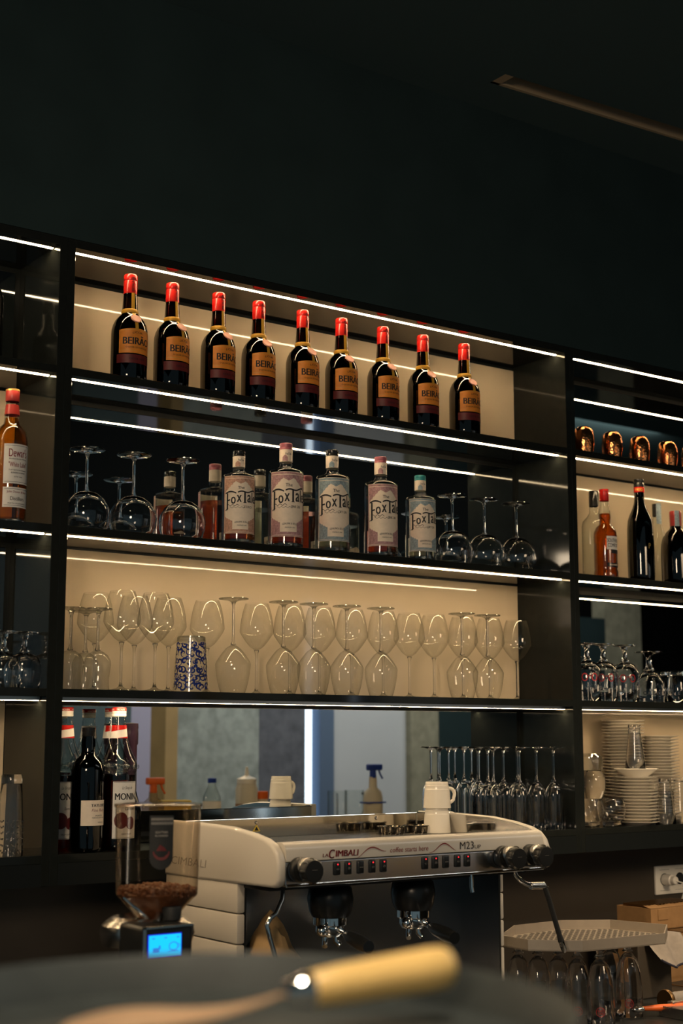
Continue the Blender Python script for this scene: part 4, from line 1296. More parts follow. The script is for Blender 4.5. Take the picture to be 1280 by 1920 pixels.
for gx in (.2158, .4424):
    g = MB()
    g.lathe([(0, Z(1.2985)), (.034, Z(1.2985)), (.046, Z(1.288)), (.050, Z(1.265)), (.046, Z(1.240)), (.040, Z(1.228)), (0, Z(1.228))], 36, c=(gx, .118, 0))
    g = g.build('brew_group', 'black_plastic', m, 40)
    MB().lathe([(.034, Z(1.229)), (.037, Z(1.227)), (.037, Z(1.212)), (.033, Z(1.209)), (0, Z(1.209))], 36, c=(gx, .118, 0)).build('ring', 'chrome', g, 40)
    pf = MB()
    pf.lathe([(.031, Z(1.214)), (.032, Z(1.198)), (.026, Z(1.188)), (0, Z(1.186))], 32, c=(gx, .118, 0))
    pf.tube([(gx, .09, Z(1.203)), (gx - .01, .06, Z(1.203)), (gx - .02, .03, Z(1.200))], .007, 12)
    pf.tube([(gx - .012, .118, Z(1.19)), (gx - .014, .118, Z(1.176)), (gx - .02, .11, Z(1.168))], .006, 10)
    pf.tube([(gx + .012, .118, Z(1.19)), (gx + .014, .118, Z(1.176)), (gx + .02, .11, Z(1.168))], .006, 10)
    pf = pf.build('portafilter', 'chrome', m, 40)
    MB().tube([(gx - .02, .03, Z(1.200)), (gx - .027, .005, Z(1.197)), (gx - .036, -.04, Z(1.192)), (gx - .043, -.075, Z(1.189))], [.009, .0135, .0155, .0125], 16).build('handle', 'black_plastic', pf, 40)
    MB().ball((gx - .045, .085, Z(1.205)), .0125, 16, 10).build('chrome_knob', 'chrome', g, 40)
# wands
wd = MB().tube([(.695, .06, Z(1.306)), (.700, .059, Z(1.2930)), (.712, .058, Z(1.280)), (.728, .058, Z(1.2720)), (.7445, .058, Z(1.2665)), (.7840, .058, Z(1.2650)), (.793, .058, Z(1.258))],
               .0055, 12).build('steam_wand', 'chrome', m, 40)
MB().tube([(.7435, .058, Z(1.2665)), (.7845, .058, Z(1.265))], .0085, 12).build('grip_sleeve', 'steel', wd, 40)
MB().tube([(.788, .058, Z(1.263)), (.803, .058, Z(1.2275)), (.832, .058, Z(1.150)), (.838, .058, Z(1.135))], [.006, .0062, .0062, .0078], 12).build('heat_sleeve', 'black_rubber', wd, 40)
MB().tube([(.838, .058, Z(1.135)), (.846, .058, Z(1.116)), (.849, .058, Z(1.109))], [.0078, .0072, .004], 12).build('nozzle', 'chrome', wd, 40)
wd = MB().tube([(.075, .09, Z(1.30)), (.070, .085, Z(1.275)), (.050, .078, Z(1.248)), (.036, .078, Z(1.240)), (.028, .078, Z(1.2267)), (.036, .078, Z(1.20)), (.050, .078, Z(1.16)), (.058, .078, Z(1.12))],
               .0052, 12).build('steam_wand', 'chrome', m, 40)
MB().tube([(.058, .078, Z(1.12)), (.062, .078, Z(1.10))], [.0062, .004], 12).build('nozzle', 'chrome', wd, 40)
hw = MB().tube([(.565, .06, Z(1.306)), (.565, .06, Z(1.275)), (.566, .058, Z(1.262))], .0048, 12).build('hot_water_spout', 'chrome', m, 40)
# crumpled kraft paper left on the drip tray
kp = thing('kraft_paper_sheet', 'crumpled brown kraft paper lying under the left brew group', 'paper', MO + Vector((.10, .18, Z(1.0205))))
rng = random.Random(11)
nx_, ny_ = 26, 12
vs, fs = [], []
for j in range(ny_ + 1):
    for i in range(nx_ + 1):
        u, v = i / nx_, j / ny_
        h = .050 + .165 * math.exp(-((u - .22) / .24) ** 2) * (1 - abs(v - .55) * 1.1) + .018 * math.sin(u * 19 + v * 5) * math.sin(v * 9 + 2) + rng.uniform(-.003, .003)
        if i in (0, nx_) or j in (0, ny_):
            h = .001
        vs.append((-.060 + u * .30, -.09 + v * .17, max(h, .001)))
for j in range(ny_):
    for i in range(nx_):
        a = j * (nx_ + 1) + i
        fs.append((a, a + 1, a + nx_ + 2, a + nx_ + 1))
MB().add(vs, fs).build('sheet', 'kraft', kp, 25)

# cups on the warmer
cup = thing('coffee_cup', None, 'cup', group='white cups stacked on the coffee machine')
MB().lathe([(.0335, 0), (.0345, .0005), (.0345, .002), (.0325, .025), (.0310, .045), (.0305, .0455), (.0300, .0475), (.0298, .0545), (.0285, .0555), (.0282, .0625), (.0270, .0640), (0, .0640),
            (0, .0600), (.0255, .0600), (.0285, .045), (.0305, .025), (.0325, .002), (.0335, 0)], 48).build('body', 'porcelain', cup, 40)
hp = []
for k in range(13):
    a = -PI / 2 + PI * k / 12
    hp.append((.030 + .021 * math.cos(a) + (.003 if k < 4 else 0), 0, .0290 + .0180 * math.sin(a) + .004 * math.cos(a)))
MB().tube(hp, [.0042] * 13, 12).build('handle', 'porcelain', cup, 40)
ck = on_y(819, 1540, 2.835)
TZ = COUNTER + Z(1.3743)
place(cup, (ck.x, 2.835, TZ), 'lower white coffee cup of the upturned pair on the coffee machine', None, -.35)
place(copy_tree(cup), (ck.x + .0015, 2.836, TZ + .0600), 'upper white coffee cup of the upturned pair on the coffee machine', None, -.15)
for px, lab in ((733, 'low steel filter basket on the cup warmer, left of the other'), (781, 'low steel filter basket on the cup warmer, beside the white cups')):
    o = MB().lathe([(0, .002), (.026, .002), (.029, .0), (.0305, .003), (.0315, .016), (.0345, .0175), (.0345, .019), (.031, .0195), (.029, .016), (.0275, .005), (0, .004)], 40).build('filter_basket', 'dark_steel', None, 40)
    q = on_y(px, 1552, 2.86)
    o.location = (q.x, 2.86, TZ)
    tag(o, lab, 'filter basket', 'filter baskets on the coffee machine')

# =================================================================== GRINDER
G = Vector((1.301, 2.35, COUNTER))
g = thing('coffee_grinder', 'black coffee grinder with clear bean hopper and lit blue screen', 'coffee grinder', G)
MB().lathe([(0, 0), (.075, 0), (.080, .006), (.080, .03), (.066, .04), (.060, .10), (.060, .30), (.0, .30)], 40).build('body', 'black_plastic', g, 40)
MB().lathe([(.050, Z(1.215)), (.078, Z(1.222)), (.0840, Z(1.240)), (.0810, Z(1.2560)), (.066, Z(1.2680)), (.058, Z(1.2700)), (.056, Z(1.262)), (0, Z(1.258))], 44, c=(-.012, .01, .022)).build('collar', 'steel', g, 40)
MB().lathe([(.030, Z(1.255)), (.036, Z(1.258)), (.038, Z(1.285)), (.030, Z(1.2905)), (0, Z(1.291))], 32).build('throat', 'black_plastic', g, 40)
MB().tube([(-.070, -.01, Z(1.328)), (-.058, -.03, Z(1.312)), (-.036, -.03, Z(1.294)), (-.022, -.034, Z(1.276))], .0035, 10).build('hopper_clip', 'chrome', g, 40)
h = MB().lathe([(.024, Z(1.276)), (.030, Z(1.284)), (.0700, Z(1.3270)), (.0725, Z(1.3300)), (.0765, Z(1.481)), (.0785, Z(1.4835)), (.0785, Z(1.4875)), (.0745, Z(1.488))], 60).build('hopper', 'smoke_glass', g, 50)
h['label'] = 'clear smoky bean hopper'
MB().lathe([(0, Z(1.4885)), (.060, Z(1.4885)), (.0775, Z(1.4855)), (.0775, Z(1.4815))], 48).build('hopper_lid', 'smoke_glass', g, 50)
# beans: the ones at the visible surface are parts, the heap below is one part
bm_ = MB().lathe([(.025, Z(1.281)), (.0665, Z(1.3270)), (.0690, Z(1.3320)), (.0660, Z(1.3360)), (.03, Z(1.343)), (0, Z(1.345))], 40).build('bean_heap', 'bean', g, 40)
bm_['kind'] = 'stuff'
pb = MB()
pb.ball((0, 0, 0), 1.0, 10, 7, .0045, .0032, .0026)
pb = MB()
for sgn in (1,):
    prof = 8
pv, pf_ = [], []
R_, S_ = 6, 8
for i in range(R_ + 1):
    a = PI * i / R_
    for j in range(S_):
        b_ = 2 * PI * j / S_
        z = math.sin(a) * math.sin(b_)
        pv.append((.0056 * math.cos(a), .0040 * math.sin(a) * math.cos(b_), (.0030 if z > 0 else .0014) * z))
for i in range(R_):
    for j in range(S_):
        k = (j + 1) % S_
        pf_.append((i * S_ + j, i * S_ + k, (i + 1) * S_ + k, (i + 1) * S_ + j))
rng = random.Random(2)
first_bean = MB().add(pv, pf_).build('coffee_bean', 'bean', g, 70)
extra = MB()
n_b = 0
for k in range(420):
    fr = rng.random()
    if fr < .6:
        # against the hopper wall on the side of the guests
        a = rng.uniform(-PI * .72, PI * .42) - PI / 2 + .0
        r = rng.uniform(.060, .0685)
        z = 1.331 + rng.uniform(0, .010) + .004 * math.sin(a * 2)
    else:
        a = rng.uniform(0, 2 * PI)
        r = .066 * math.sqrt(rng.random())
        z = 1.3445 - .0068 * (r / .066) + rng.uniform(-.001, .003)
    mt = Matrix.Translation((r * math.cos(a), r * math.sin(a), Z(z))) @ Matrix.Rotation(rng.uniform(0, 6), 4, 'Z') @ Matrix.Rotation(rng.uniform(-.9, .9), 4, 'Y') @ Matrix.Rotation(rng.uniform(-2, 2), 4, 'X')
    near = fr < .6
    if near and n_b < 95:
        o = first_bean if n_b == 0 else first_bean.copy()
        if n_b: COL.objects.link(o)
        o.parent = g
        o.matrix_local = mt
        n_b += 1
    else:
        extra.add([mt @ Vector(v) for v in pv], pf_)
o = extra.build('further_beans', 'bean', g, 70); o['kind'] = 'stuff'
# black sticker on the hopper
RH = lambda z: .0728 + (z - Z(1.33)) * .0265 + .0006
AST = -.42
st = MB()
st.band(RH, -.0205, .0205, lambda q: Z(1.3985) - .0 + (-.0205 + math.sqrt(max(0, .0206 ** 2 - q * q)) * -1 + .0205), Z(1.4700), 20, AST)
st = st.build('sticker', 'black_rubber', h, 40); st['label'] = 'black tag shaped sticker'
w = MB()
RW = .0728 + .05
for q in range(14):
    s_ = -.018 + q * .0028
    for zz in (1.4615, 1.4545):
        w.band(lambda z: RH(z) + .0004, s_, s_ + .0012, Z(zz), Z(zz + .0045), 1, AST)
for s_, zz, ww, hh in (('GUATTARA', 1.4415, .022, .0038), ('BLOODREED', 1.4355, .022, .0032)):
    write_round(w, s_, ww, hh, RH(Z(zz)) + .0004, Z(zz), AST, .02)
w.build('lettering', 'grey_ink', st, 0)
w = MB()
n = 14
vs = []
for k in range(n + 1):
    a = PI + PI * k / n
    vs.append((.0150 * math.cos(a), Z(1.4085) + .0150 * math.sin(a)))
rr = RH(Z(1.41)) + .0004
w.add([(rr * math.sin(AST + s_ / rr), -rr * math.cos(AST + s_ / rr), z_) for s_, z_ in vs], [tuple(range(n + 1))])
w.band(lambda z: RH(z) + .0004, -.0085, .0085, Z(1.4095), lambda q: Z(1.4115) + .0085 * math.exp(-((q + .002) / .004) ** 2) + .004 * math.exp(-((q - .004) / .003) ** 2), 20, AST)
w.build('emblem', 'maroon_label', st, 0)
w = MB()
write_round(w, 'CAMELO', .024, .0045, rr + .0006, Z(1.4060), AST, .03)
write_round(w, 'CAFES', .012, .0025, rr + .0006, Z(1.4005), AST, .02)
w.build('emblem_lettering', 'black_ink', st, 0)
# control head with the screen, turned a little to the guests
hd = MB().box((-.052, -.110, Z(1.150)), (.046, -.020, Z(1.2690)), .008, 3)
hd = hd.build('control_head', 'black_plastic', g, 40)
fr_ = MB()
for lo, hi in (((-.052, -.1125, Z(1.150)), (-.0455, -.108, Z(1.2690))), ((-.052, -.1125, Z(1.2640)), (.046, -.108, Z(1.2690)))):
    fr_.box(lo, hi, .001)
fr_.build('frame', 'steel', hd, 0)
sc_ = MB().box((-.0425, -.1118, Z(1.2180)), (.0220, -.1095, Z(1.2555)), 0).build('screen', 'screen_edge', hd, 0)
MB().box((-.0410, -.1124, Z(1.2195)), (.0205, -.1110, Z(1.2540)), 0).build('display', 'screen', sc_, 0)['label'] = 'lit cyan display'
mk = MB()
mk.box((-.0335, -.1128, Z(1.2265)), (-.0215, -.1123, Z(1.2335)))
mk.box((-.0225, -.1128, Z(1.2310)), (-.0190, -.1123, Z(1.2370)))
ring = [(.006 + .0085 * math.cos(a * PI / 8), -.1126, Z(1.2345) + .0065 * math.sin(a * PI / 8)) for a in range(16)]
mk.tube(ring, .0009, 6, closed=True)
mk.tube([(.0145, -.1126, Z(1.2380)), (.0185, -.1126, Z(1.2360)), (.0145, -.1126, Z(1.2310))], .0008, 6)
mk.box((-.005, -.1128, Z(1.2260)), (.016, -.1123, Z(1.2272)))
for q in (-.035, -.012, .012):
    mk.box((q, -.1128, Z(1.2480)), (q + .005, -.1123, Z(1.2500)))
mk.build('symbols', 'screen_mark', sc_, 0)
HX, HZ = -.034, .020
for ob in (hd,):
    ob.location = (HX, 0, HZ)
kn = MB()
kn.lathe([(.014, 0), (.0165, .002), (.0175, .02), (.0160, .024), (0, .0245)], 16, c=(.000, -.055, Z(1.2890)))
kn.build('dial', 'black_rubber', g, 30)
MB().tube([(-.034, -.06, Z(1.2890)), (-.022, -.05, Z(1.2990)), (-.014, -.03, Z(1.2990))], .006, 10).build('lever', 'steel', g, 40)
MB().tube([(.0, -.105, Z(1.150)), (.0, -.125, Z(1.105))], [.026, .018], 20).build('spout', 'black_plastic', g, 40)
MB().box((-.06, -.165, 0), (.06, .0, .012), .004).build('base_plate', 'black_plastic', g, 40)

# =================================================================== RIGHT OF THE MACHINE
# octagonal drainer resting on upturned beer glasses
OC = [(2.470, 2.740), (2.628, 2.862), (2.802, 2.868), (2.916, 2.800), (2.958, 2.640), (2.822, 2.527), (2.561, 2.552), (2.468, 2.640)]
OZ = COUNTER + .184
cx_, cy_ = sum(p[0] for p in OC) / 8, sum(p[1] for p in OC) / 8
P8 = [(x - cx_, y - cy_) for x, y in OC]
t = thing('drip_drainer', 'eight sided pierced steel drainer lying on upturned beer glasses', 'drainer', (cx_, cy_, OZ))
dm = MB().prism(P8, .0005, .0025, 'z')
dm.build('plate', 'drainer', t, 0)
rm = MB()
for i in range(8):
    (xa, ya), (xb, yb) = P8[i], P8[(i + 1) % 8]
    k = .985
    q = [(xa, ya, .0), (xb, yb, .0), (xb, yb, .026), (xa, ya, .026), (xa * k, ya * k, .026), (xb * k, yb * k, .026), (xb * k, yb * k, .003), (xa * k, ya * k, .003)]
    rm.add(q, [(0, 1, 2, 3), (3, 2, 5, 4), (4, 5, 6, 7), (7, 6, 1, 0)])
rm.build('rim', 'drainer', t, 0)
hm = MB()


def inside(x, y):
    for i in range(8):
        (xa, ya), (xb, yb) = P8[i], P8[(i + 1) % 8]
        if (xb - xa) * (y - ya) - (yb - ya) * (x - xa) > -.012 * math.hypot(xb - xa, yb - ya):
            return False
    return True


for i in range(-26, 27):
    for j in range(-10, 11):
        x_, y_ = i * .0105, j * .0185 + (i % 2) * .009
        if inside(x_, y_):
            hm.box((x_ - .0026, y_ - .0062, .0024), (x_ + .0026, y_ + .0062, .0029))
hm.build('slots', 'black_rubber', t, 0)
spots = [(971, 1800, 1.02, 2.780), (1008, 1800, 1.0, 2.735), (1046, 1800, 1.0, 2.700), (1082, 1810, 1.0, 2.640), (1124, 1815, 1.0, 2.600), (1177, 1805, 1.0, 2.640), (1145, 1800, 1.0, 2.720)]
labs = ['beer glass upside down under the drainer, nearest the coffee machine', 'second beer glass from the coffee machine under the drainer', 'third beer glass from the coffee machine under the drainer',
        'beer glass upside down with emblem, beside the round tray edge', 'beer glass upside down in front under the middle of the drainer, with emblem',
        'beer glass upside down standing apart at the right under the drainer, with emblem', 'beer glass upside down at the back under the drainer']
for i, ((px, py, s_, y), lab) in enumerate(zip(spots, labs)):
    q = on_y(px, py, y)
    o = put(beer_tulip, (q.x, y, COUNTER + .0004), lab, 'beer glasses under the drainer', .184)
    if i in (3, 4, 5):
        e = MB()
        ring = []
        for k in range(20):
            a = 2 * PI * k / 20
            sx_, sz_ = .0105 * math.cos(a), .150 + .0105 * math.sin(a)
            ring.append((.0353 * math.sin(sx_ / .035 + PI + .82), -.0353 * math.cos(sx_ / .035 + PI + .82), sz_))
        e.tube(ring, .0007, 5, closed=True)
        write_round(e, 'SUPER', .015, .0052, .0354, .147, PI + .82, .0)
        write_round(e, 'BOCK', .013, .0052, .0354, .1535, PI + .82, .0)
        e.build('emblem', 'red_ink', o, 0)

# wall sockets with plug and cable
s = thing('wall_socket', 'white double wall socket on the dark splashback', 'socket', (0, YB, 0))
a0_, a1_ = on_y(1224, 1624, YB), on_y(1228, 1678, YB)
sx0, sz0, sz1 = a0_.x, a1_.z, a0_.z
s.location = (sx0, YB, sz0)
SH = sz1 - sz0
MB().box((0, -.009, 0), (.155, -.0002, SH), .003).build('plate', 'white_socket', s, 40)
for k in range(2):
    c_ = .0395 + k * .071
    MB().lathe([(.0185, 0), (.0205, .0012), (.0215, .001), (.0215, 0)], 32, mtx=Matrix.Translation((c_, -.009, SH * .52)) @ Matrix.Rotation(PI / 2, 4, 'X')).build('outlet_ring', 'white_socket', s, 40)
    MB().lathe([(0, 0), (.0185, 0), (.0185, .0006), (0, .0006)], 32, mtx=Matrix.Translation((c_, -.0088, SH * .52)) @ Matrix.Rotation(PI / 2, 4, 'X')).build('outlet', 'black_rubber', s, 40)
    for z_ in (SH * .14, SH * .86):
        MB().box((c_ - .022, -.0096, z_ - .0006), (c_ + .022, -.0088, z_ + .0006)).build('mark_line', 'grey_ink', s, 0)
p = thing('charger_plug', 'round white plug with a hanging cable in the wall socket', 'plug', (sx0 + .0395, YB - .0096, sz0 + SH * .52))
MB().lathe([(0, 0), (.0165, 0), (.0170, .003), (.0165, .030), (.0130, .0325), (.0125, .045), (.0105, .047), (0, .047)], 28, mtx=Matrix.Rotation(PI / 2, 4, 'X')).build('body', 'white_socket', p, 40)
MB().tube([(0, -.046, 0), (.012, -.060, -.006), (.022, -.058, -.03), (.018, -.05, -.06), (.024, -.05, -.075), (.04, -.045, -.082)], .0022, 8).build('cable', 'white_socket', p, 40)

# opened cardboard box at the right edge
bx = on_y(1221, 1752, 2.92)
t = thing('cardboard_box', 'opened brown cardboard box below the wall socket, cut by the right edge', 'box', (bx.x, 2.92, COUNTER), .05)
hb = Z(1.128)
cb = MB()
cb.box((0, 0, .0), (.26, .004, hb - .001)); cb.box((0, .12, .0), (.26, .124, hb)); cb.box((0, .004, 0), (.004, .12, hb)); cb.box((.256, .004, 0), (.26, .12, hb)); cb.box((.004, .004, 0), (.256, .12, .004))
cb.build('carton', 'card', t, 0)
fl = MB()
pts = [(0, 0), (.03, -.004), (.055, .0), (.06, -.010), (.085, -.012), (.11, -.004), (.14, -.009), (.18, -.003), (.26, 0)]
fl.add([(x_, -.0002, hb) for x_, _ in pts] + [(x_, .028, hb + .006 + d_ * .3) for x_, d_ in pts], [(i, i + 1, i + 10, i + 9) for i in range(8)])
fl.build('torn_flap', 'card', t, 0)
tf = MB().box((.030, -.0022, hb - .034), (.075, .0, hb - .004), .0008).build('tear_off_tab', 'card', t, 0)
lid = MB()
for k in range(14):
    lid.box((.02 + k * .016, .03, hb - .002), (.028 + k * .016, .118, hb + .006), .001)
lid.build('packed_contents', 'wire', t, 0)

# grey cloth draped behind the beer glasses
cl = thing('bar_cloth', 'grey cloth with dark hem, hanging behind the beer glasses', 'cloth', (3.04, 2.80, COUNTER))
nx_, nz_ = 22, 14
vs, fs = [], []
for j in range(nz_ + 1):
    for i in range(nx_ + 1):
        u, v = i / nx_, j / nz_
        x_ = -.03 + u * .15
        top = .160 + .010 * math.sin(u * 3.0)
        dep = .012 + v * (.085 + .05 * u)
        z_ = max(.004, top - v * (.055 + .030 * u + .02 * math.sin(u * 5)))
        vs.append((x_ + .02 * v, -.03 - v * .05 + .010 * math.sin(u * 13 + v * 2), z_))
for j in range(nz_):
    for i in range(nx_):
        a = j * (nx_ + 1) + i
        fs.append((a, a + 1, a + nx_ + 2, a + nx_ + 1))
MB().add(vs, fs).build('fabric', 'cloth', cl, 60)
edge = [Vector(vs[i]) for i in range(nz_ * (nx_ + 1), (nz_ + 1) * (nx_ + 1))]
MB().tube(edge, .003, 6).build('hem', 'dark_cloth', cl, 40)
MB().box((-.05, -.026, 0.0), (.08, .012, .158), .004).build('support_box', 'backsplash', cl, 0)

# wire basket and steel work edge at the lower right
wb = thing('wire_basket', 'bronze wire basket with honeycomb pattern below the cardboard box', 'basket', (3.26, 2.80, COUNTER))
wm = MB()
for k in range(9):
    x_ = k * .042
    wm.tube([(x_, 0, .150), (x_, 0, .095), (x_ - .016, 0, .078), (x_ - .016, 0, .030), (x_, 0, .012), (x_, 0, .0025)], .0016, 6)
    wm.tube([(x_, 0, .095), (x_ + .016, 0, .078), (x_ + .016, 0, .030), (x_, 0, .012)], .0016, 6)
wm.tube([(-.02, 0, .150), (.36, 0, .150)], .0026, 8)
wm.tube([(-.02, 0, .0028), (.36, 0, .0028)], .0026, 8)
for x_ in (-.02, .36):
    wm.tube([(x_, 0, .150), (x_, .11, .150), (x_, .11, .0028), (x_, 0, .0028)], .0026, 8, closed=True)
wm.tube([(-.02, .11, .150), (.36, .11, .150)], .0026, 8)
wm.build('wire_frame', 'wire', wb, 40)
rl_ = on_y(1244, 1832, 2.62)
rr_ = thing('cling_film_roll', 'pale grey roll lying at the right photo edge, in front of the wire basket', 'roll', (rl_.x, 2.62, COUNTER + .052))
MB().lathe([(0, 0), (.0175, 0), (.0175, .25), (0, .25)], 28, mtx=Matrix.Rotation(PI / 2, 4, 'Y') @ Matrix.Translation((0, 0, .012))).build('core', 'cloth', rr_, 40)
MB().lathe([(0, 0), (.026, 0), (.0275, .004), (.026, .012), (0, .012)], 28, mtx=Matrix.Rotation(PI / 2, 4, 'Y')).build('end_disc', 'wire', rr_, 40)
st_ = thing('speed_rail', 'stepped steel rail along the worktop at the lower right corner', 'rail', (2.86, 2.13, COUNTER))
MB().box((0, .30, 0), (1.0, .46, .026), .002).build('top_step', 'steel', st_, 0)
MB().box((0, .16, 0), (1.0, .297, .010), .002).build('middle_step', 'dark_steel', st_, 0)
MB().box((0, .0, 0), (1.0, .157, .004), .001).build('lower_step', 'steel', st_, 0)
for k in range(7):
    MB().box((.03 + k * .125, .44, .026), (.14 + k * .125, .458, .034), .001).build('strip_block', 'alu', st_, 0)
rl_.z = COUNTER + .03
rr_.location = (rl_.x, 2.62, COUNTER + .0275 + .0005)
kx_ = on_z(1205, 1897, COUNTER + .014)
kn = thing('orange_handled_tool', 'orange handled tool with steel tip at the lower right corner', 'tool', (kx_.x, kx_.y, COUNTER + .0125), -.35)
MB().tube([(0, 0, .009), (.05, 0, .009), (.16, 0, .009)], [.005, .0085, .0085], 12).build('handle', 'orange_plastic', kn, 40)
MB().ball((-.012, 0, .008), .016, 14, 10, 1.2, .6, .45).build('tip', 'chrome', kn, 40)

# =================================================================== FOREGROUND
TC = Vector((0.455, 0.750))
TZ0 = 1.421
tr = thing('serving_tray', 'large round black serving tray, blurred in the foreground', 'tray', (TC.x, TC.y, TZ0))
MB().lathe([(0, .0), (.188, .0), (.196, .004), (.205, .026), (.2075, .0285), (.2085, .0275), (.2085, .0260), (.2000, .002), (.196, -.003), (0, -.003)], 96).build('pan', 'tray', tr, 40)
# tall round stand that carries the tray
ts = thing('round_stand', 'slim black round stand under the serving tray', 'stand', (TC.x, TC.y, 0))
MB().lathe([(0, 0), (.20, 0), (.20, .012), (.03, .03), (.025, .06), (.025, 1.38), (.06, 1.400), (.15, 1.405), (.15, 1.4175), (0, 1.4175)], 40).build('column', 'edge', ts, 40)
# cake server with a wooden handle across the tray
A_ = on_z(566, 1858, 1.447)
B_ = on_z(840, 1812, 1.4545)
ax_ = (B_ - A_)
L_ = ax_.length
cs = thing('cake_server', 'cake server with thick wooden handle lying on the black tray', 'cake server', A_)
mt = ax_.to_track_quat('Z', 'Y').to_matrix().to_4x4()
MB().lathe([(0, -.001), (.0085, .0), (.0105, .004), (.0122, L_ * .25), (.0130, L_ * .55), (.0138, L_ * .88), (.0132, L_ * .97), (.0110, L_), (0, L_)], 28, mtx=mt).build('handle', 'wood', cs, 40)
MB().lathe([(0, -.012), (.0060, -.012), (.0085, -.006), (.0102, .0), (.0108, .006), (0, .006)], 28, mtx=mt).build('ferrule', 'chrome', cs, 40)
T0 = Vector((0, 0, 0)) - ax_.normalized() * .010
tip = on_z(120, 1925, 1.4245) - A_
d_ = (tip - T0)
sd_ = d_.cross(Vector((0, 0, 1))).normalized()
bl = []
n = 14
vs, fs = [], []
for i in range(n + 1):
    q = i / n
    wid = .0045 + .034 * min(1, q * 1.5) * (1 - max(0, (q - .8) / .2) ** 2 * .8)
    drop = T0 + d_ * q + Vector((0, 0, -.0095 * math.sin(PI * min(1, q * 1.1)) * (1 - q)))
    for sg in (-1, 1):
        for h_ in (0, .0012):
            vs.append(drop + sd_ * wid * sg + Vector((0, 0, h_)))
for i in range(n):
    a, b = i * 4, (i + 1) * 4
    fs += [(a, a + 2, b + 2, b), (a + 1, b + 1, b + 3, a + 3), (a, b, b + 1, a + 1), (a + 2, a + 3, b + 3, b + 2)]
fs += [(0, 1, 3, 2), (n * 4, n * 4 + 2, n * 4 + 3, n * 4 + 1)]
MB().add(vs, fs).build('blade', 'blade', cs, 40)

# =================================================================== SEEN ONLY IN THE MIRROR: service counter across the bar
sv = thing('service_counter', 'dark service counter opposite the back bar, seen in the mirror', 'counter', (2.2, 1.15, 0))
MB().box((0, 0, 1.215), (3.2, .47, 1.245), .004).build('top', 'brown_wood', sv, 0)
MB().box((.06, .06, 0), (3.1, .42, 1.215)).build('front', 'edge', sv, 0)


def mirrored(px, py, y):
    """the spot at depth y whose mirror image lies on this bearing"""
    q = on_y(px, py, 2 * YB - y)
    return Vector((q.x, y, 1.2455))


def trigger(loc, label, body, head, prof, rz):
    b = thing('spray_bottle', label, 'spray bottle', loc, rz, 'spray bottles in the mirror')
    MB().lathe(prof, 28, sx=1.25, sy=.75).build('body', body, b, 40)
    z = prof[-1][1]
    MB().lathe([(.013, z - .004), (.014, z), (.013, z + .028), (0, z + .028)], 20).build('collar', head, b, 40)
    hd_ = MB().box((-.045, -.011, z + .026), (.030, .011, z + .052), .006, 3)
    hd_ = hd_.build('spray_head', head, b, 40)
    MB().tube([(-.030, 0, z + .030), (-.038, 0, z + .010), (-.050, 0, z - .008)], .004, 8).build('trigger', head, hd_, 40)
    return b


pr1 = [(0, 0), (.034, 0), (.037, .004), (.037, .12), (.032, .145), (.016, .162), (.0145, .205)]
b = trigger(mirrored(699, 1500, 1.50), 'white spray bottle with blue trigger head, reflected in the mirror', 'milk_plastic', 'blue_plastic', pr1, PI)
MB().box((-.0470, -.0285, .098), (.0470, .0285, .104)).build('blue_band', 'blue_plastic', b, 0)
pr2 = [(0, 0), (.034, 0), (.036, .004), (.036, .11), (.028, .13), (.015, .145), (.014, .165)]
trigger(mirrored(287, 1500, 1.50), 'dark spray bottle with orange trigger head, reflected in the mirror', 'smoke_glass', 'orange_plastic', pr2, PI)
b = thing('squeeze_bottle', 'milky squeeze bottle with brown sauce and pointed nozzle, reflected in the mirror', 'squeeze bottle', mirrored(462, 1500, 1.50))
MB().lathe([(0, 0), (.034, 0), (.036, .004), (.036, .150), (.031, .165), (.030, .170)], 32).build('body', 'milk_plastic', b, 40)
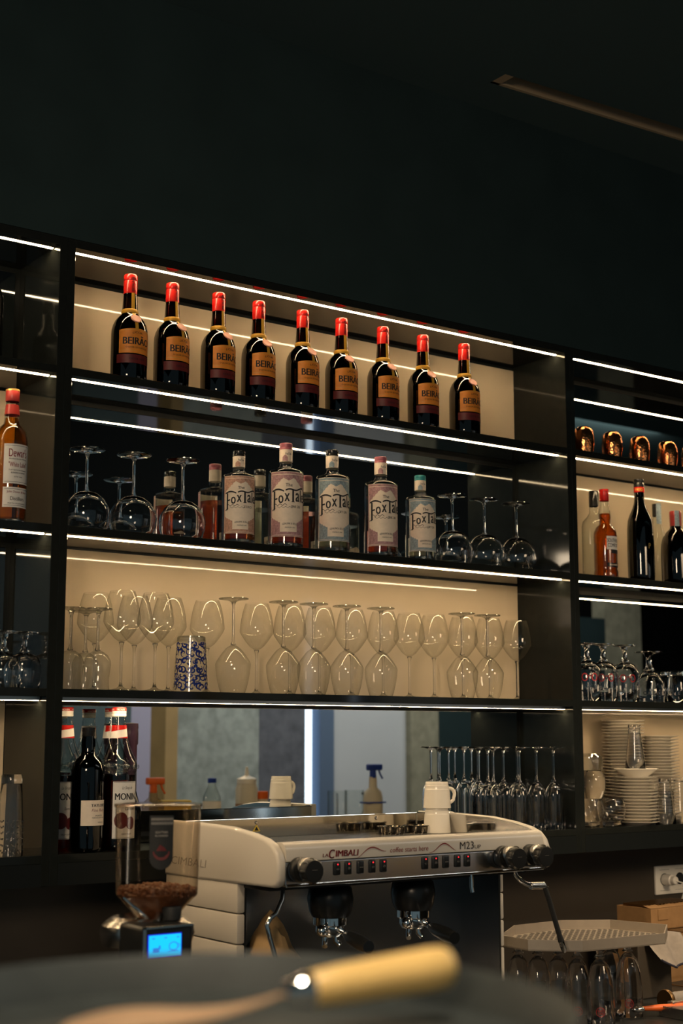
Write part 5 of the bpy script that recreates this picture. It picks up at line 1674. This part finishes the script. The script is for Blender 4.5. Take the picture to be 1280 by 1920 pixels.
MB().lathe([(.0362, .004), (.0364, .05), (.0362, .100)], 32).build('sauce', 'sugar_brown', b, 40)
MB().lathe([(.032, .168), (.032, .184), (.020, .190), (.007, .196), (.004, .225), (0, .226)], 28).build('nozzle_cap', 'white_cap', b, 40)
b.scale = (1.2, 1.2, 1.12)
b = thing('water_bottle', 'small clear water bottle with blue cap, reflected in the mirror', 'bottle', mirrored(397, 1500, 1.50))
MB().lathe([(0, .001), (.028, .001), (.030, .006), (.029, .05), (.0305, .10), (.029, .125), (.016, .152), (.0125, .160), (.0125, .172)], 32).build('body', 'glass_amb', b, 50)
MB().lathe([(.0140, .168), (.0145, .169), (.0145, .183), (0, .185)], 24).build('cap', 'blue_plastic', b, 40)
MB().lathe([(.0306, .065), (.0309, .070), (.0309, .105), (.0306, .108)], 32).build('label', 'white_paper', b, 40)
b.scale = (1.15, 1.15, 1.15)
b = thing('orange_lidded_jar', 'small jar with orange lid, reflected beside the squeeze bottle', 'jar', mirrored(489, 1500, 1.50))
MB().lathe([(0, 0), (.021, 0), (.023, .003), (.023, .095)], 28).build('jar', 'milk_plastic', b, 40)
MB().lathe([(.0235, .095), (.024, .096), (.024, .116), (0, .117)], 28).build('lid', 'orange_plastic', b, 40)
b.scale = (1.2, 1.2, 1.35)
b = thing('yellow_carton', 'low yellow carton, reflected behind the bean hopper', 'carton', mirrored(328, 1510, 1.42), .25)
MB().box((-.055, -.035, 0), (.055, .035, .128), .002).build('carton', 'yellow_card', b, 0)
jug = thing('glass_jug', 'clear glass jug with handle, reflected left of the blue spray bottle', 'jug', mirrored(664, 1500, 1.42), PI)
MB().lathe([(0, .002), (.036, .002), (.040, .006), (.040, .150)], 36).build('body', 'glass_amb', jug, 50)
MB().tube([(-.040, 0, .135), (-.062, 0, .135), (-.066, 0, .08), (-.040, 0, .05)], .005, 10).build('handle', 'solid_glass', jug, 40)
jug2 = copy_tree(jug)
place(jug2, mirrored(632, 1500, 1.44), 'clear glass jug with steel rim, reflected beside the daylight gap', None, 2.2)
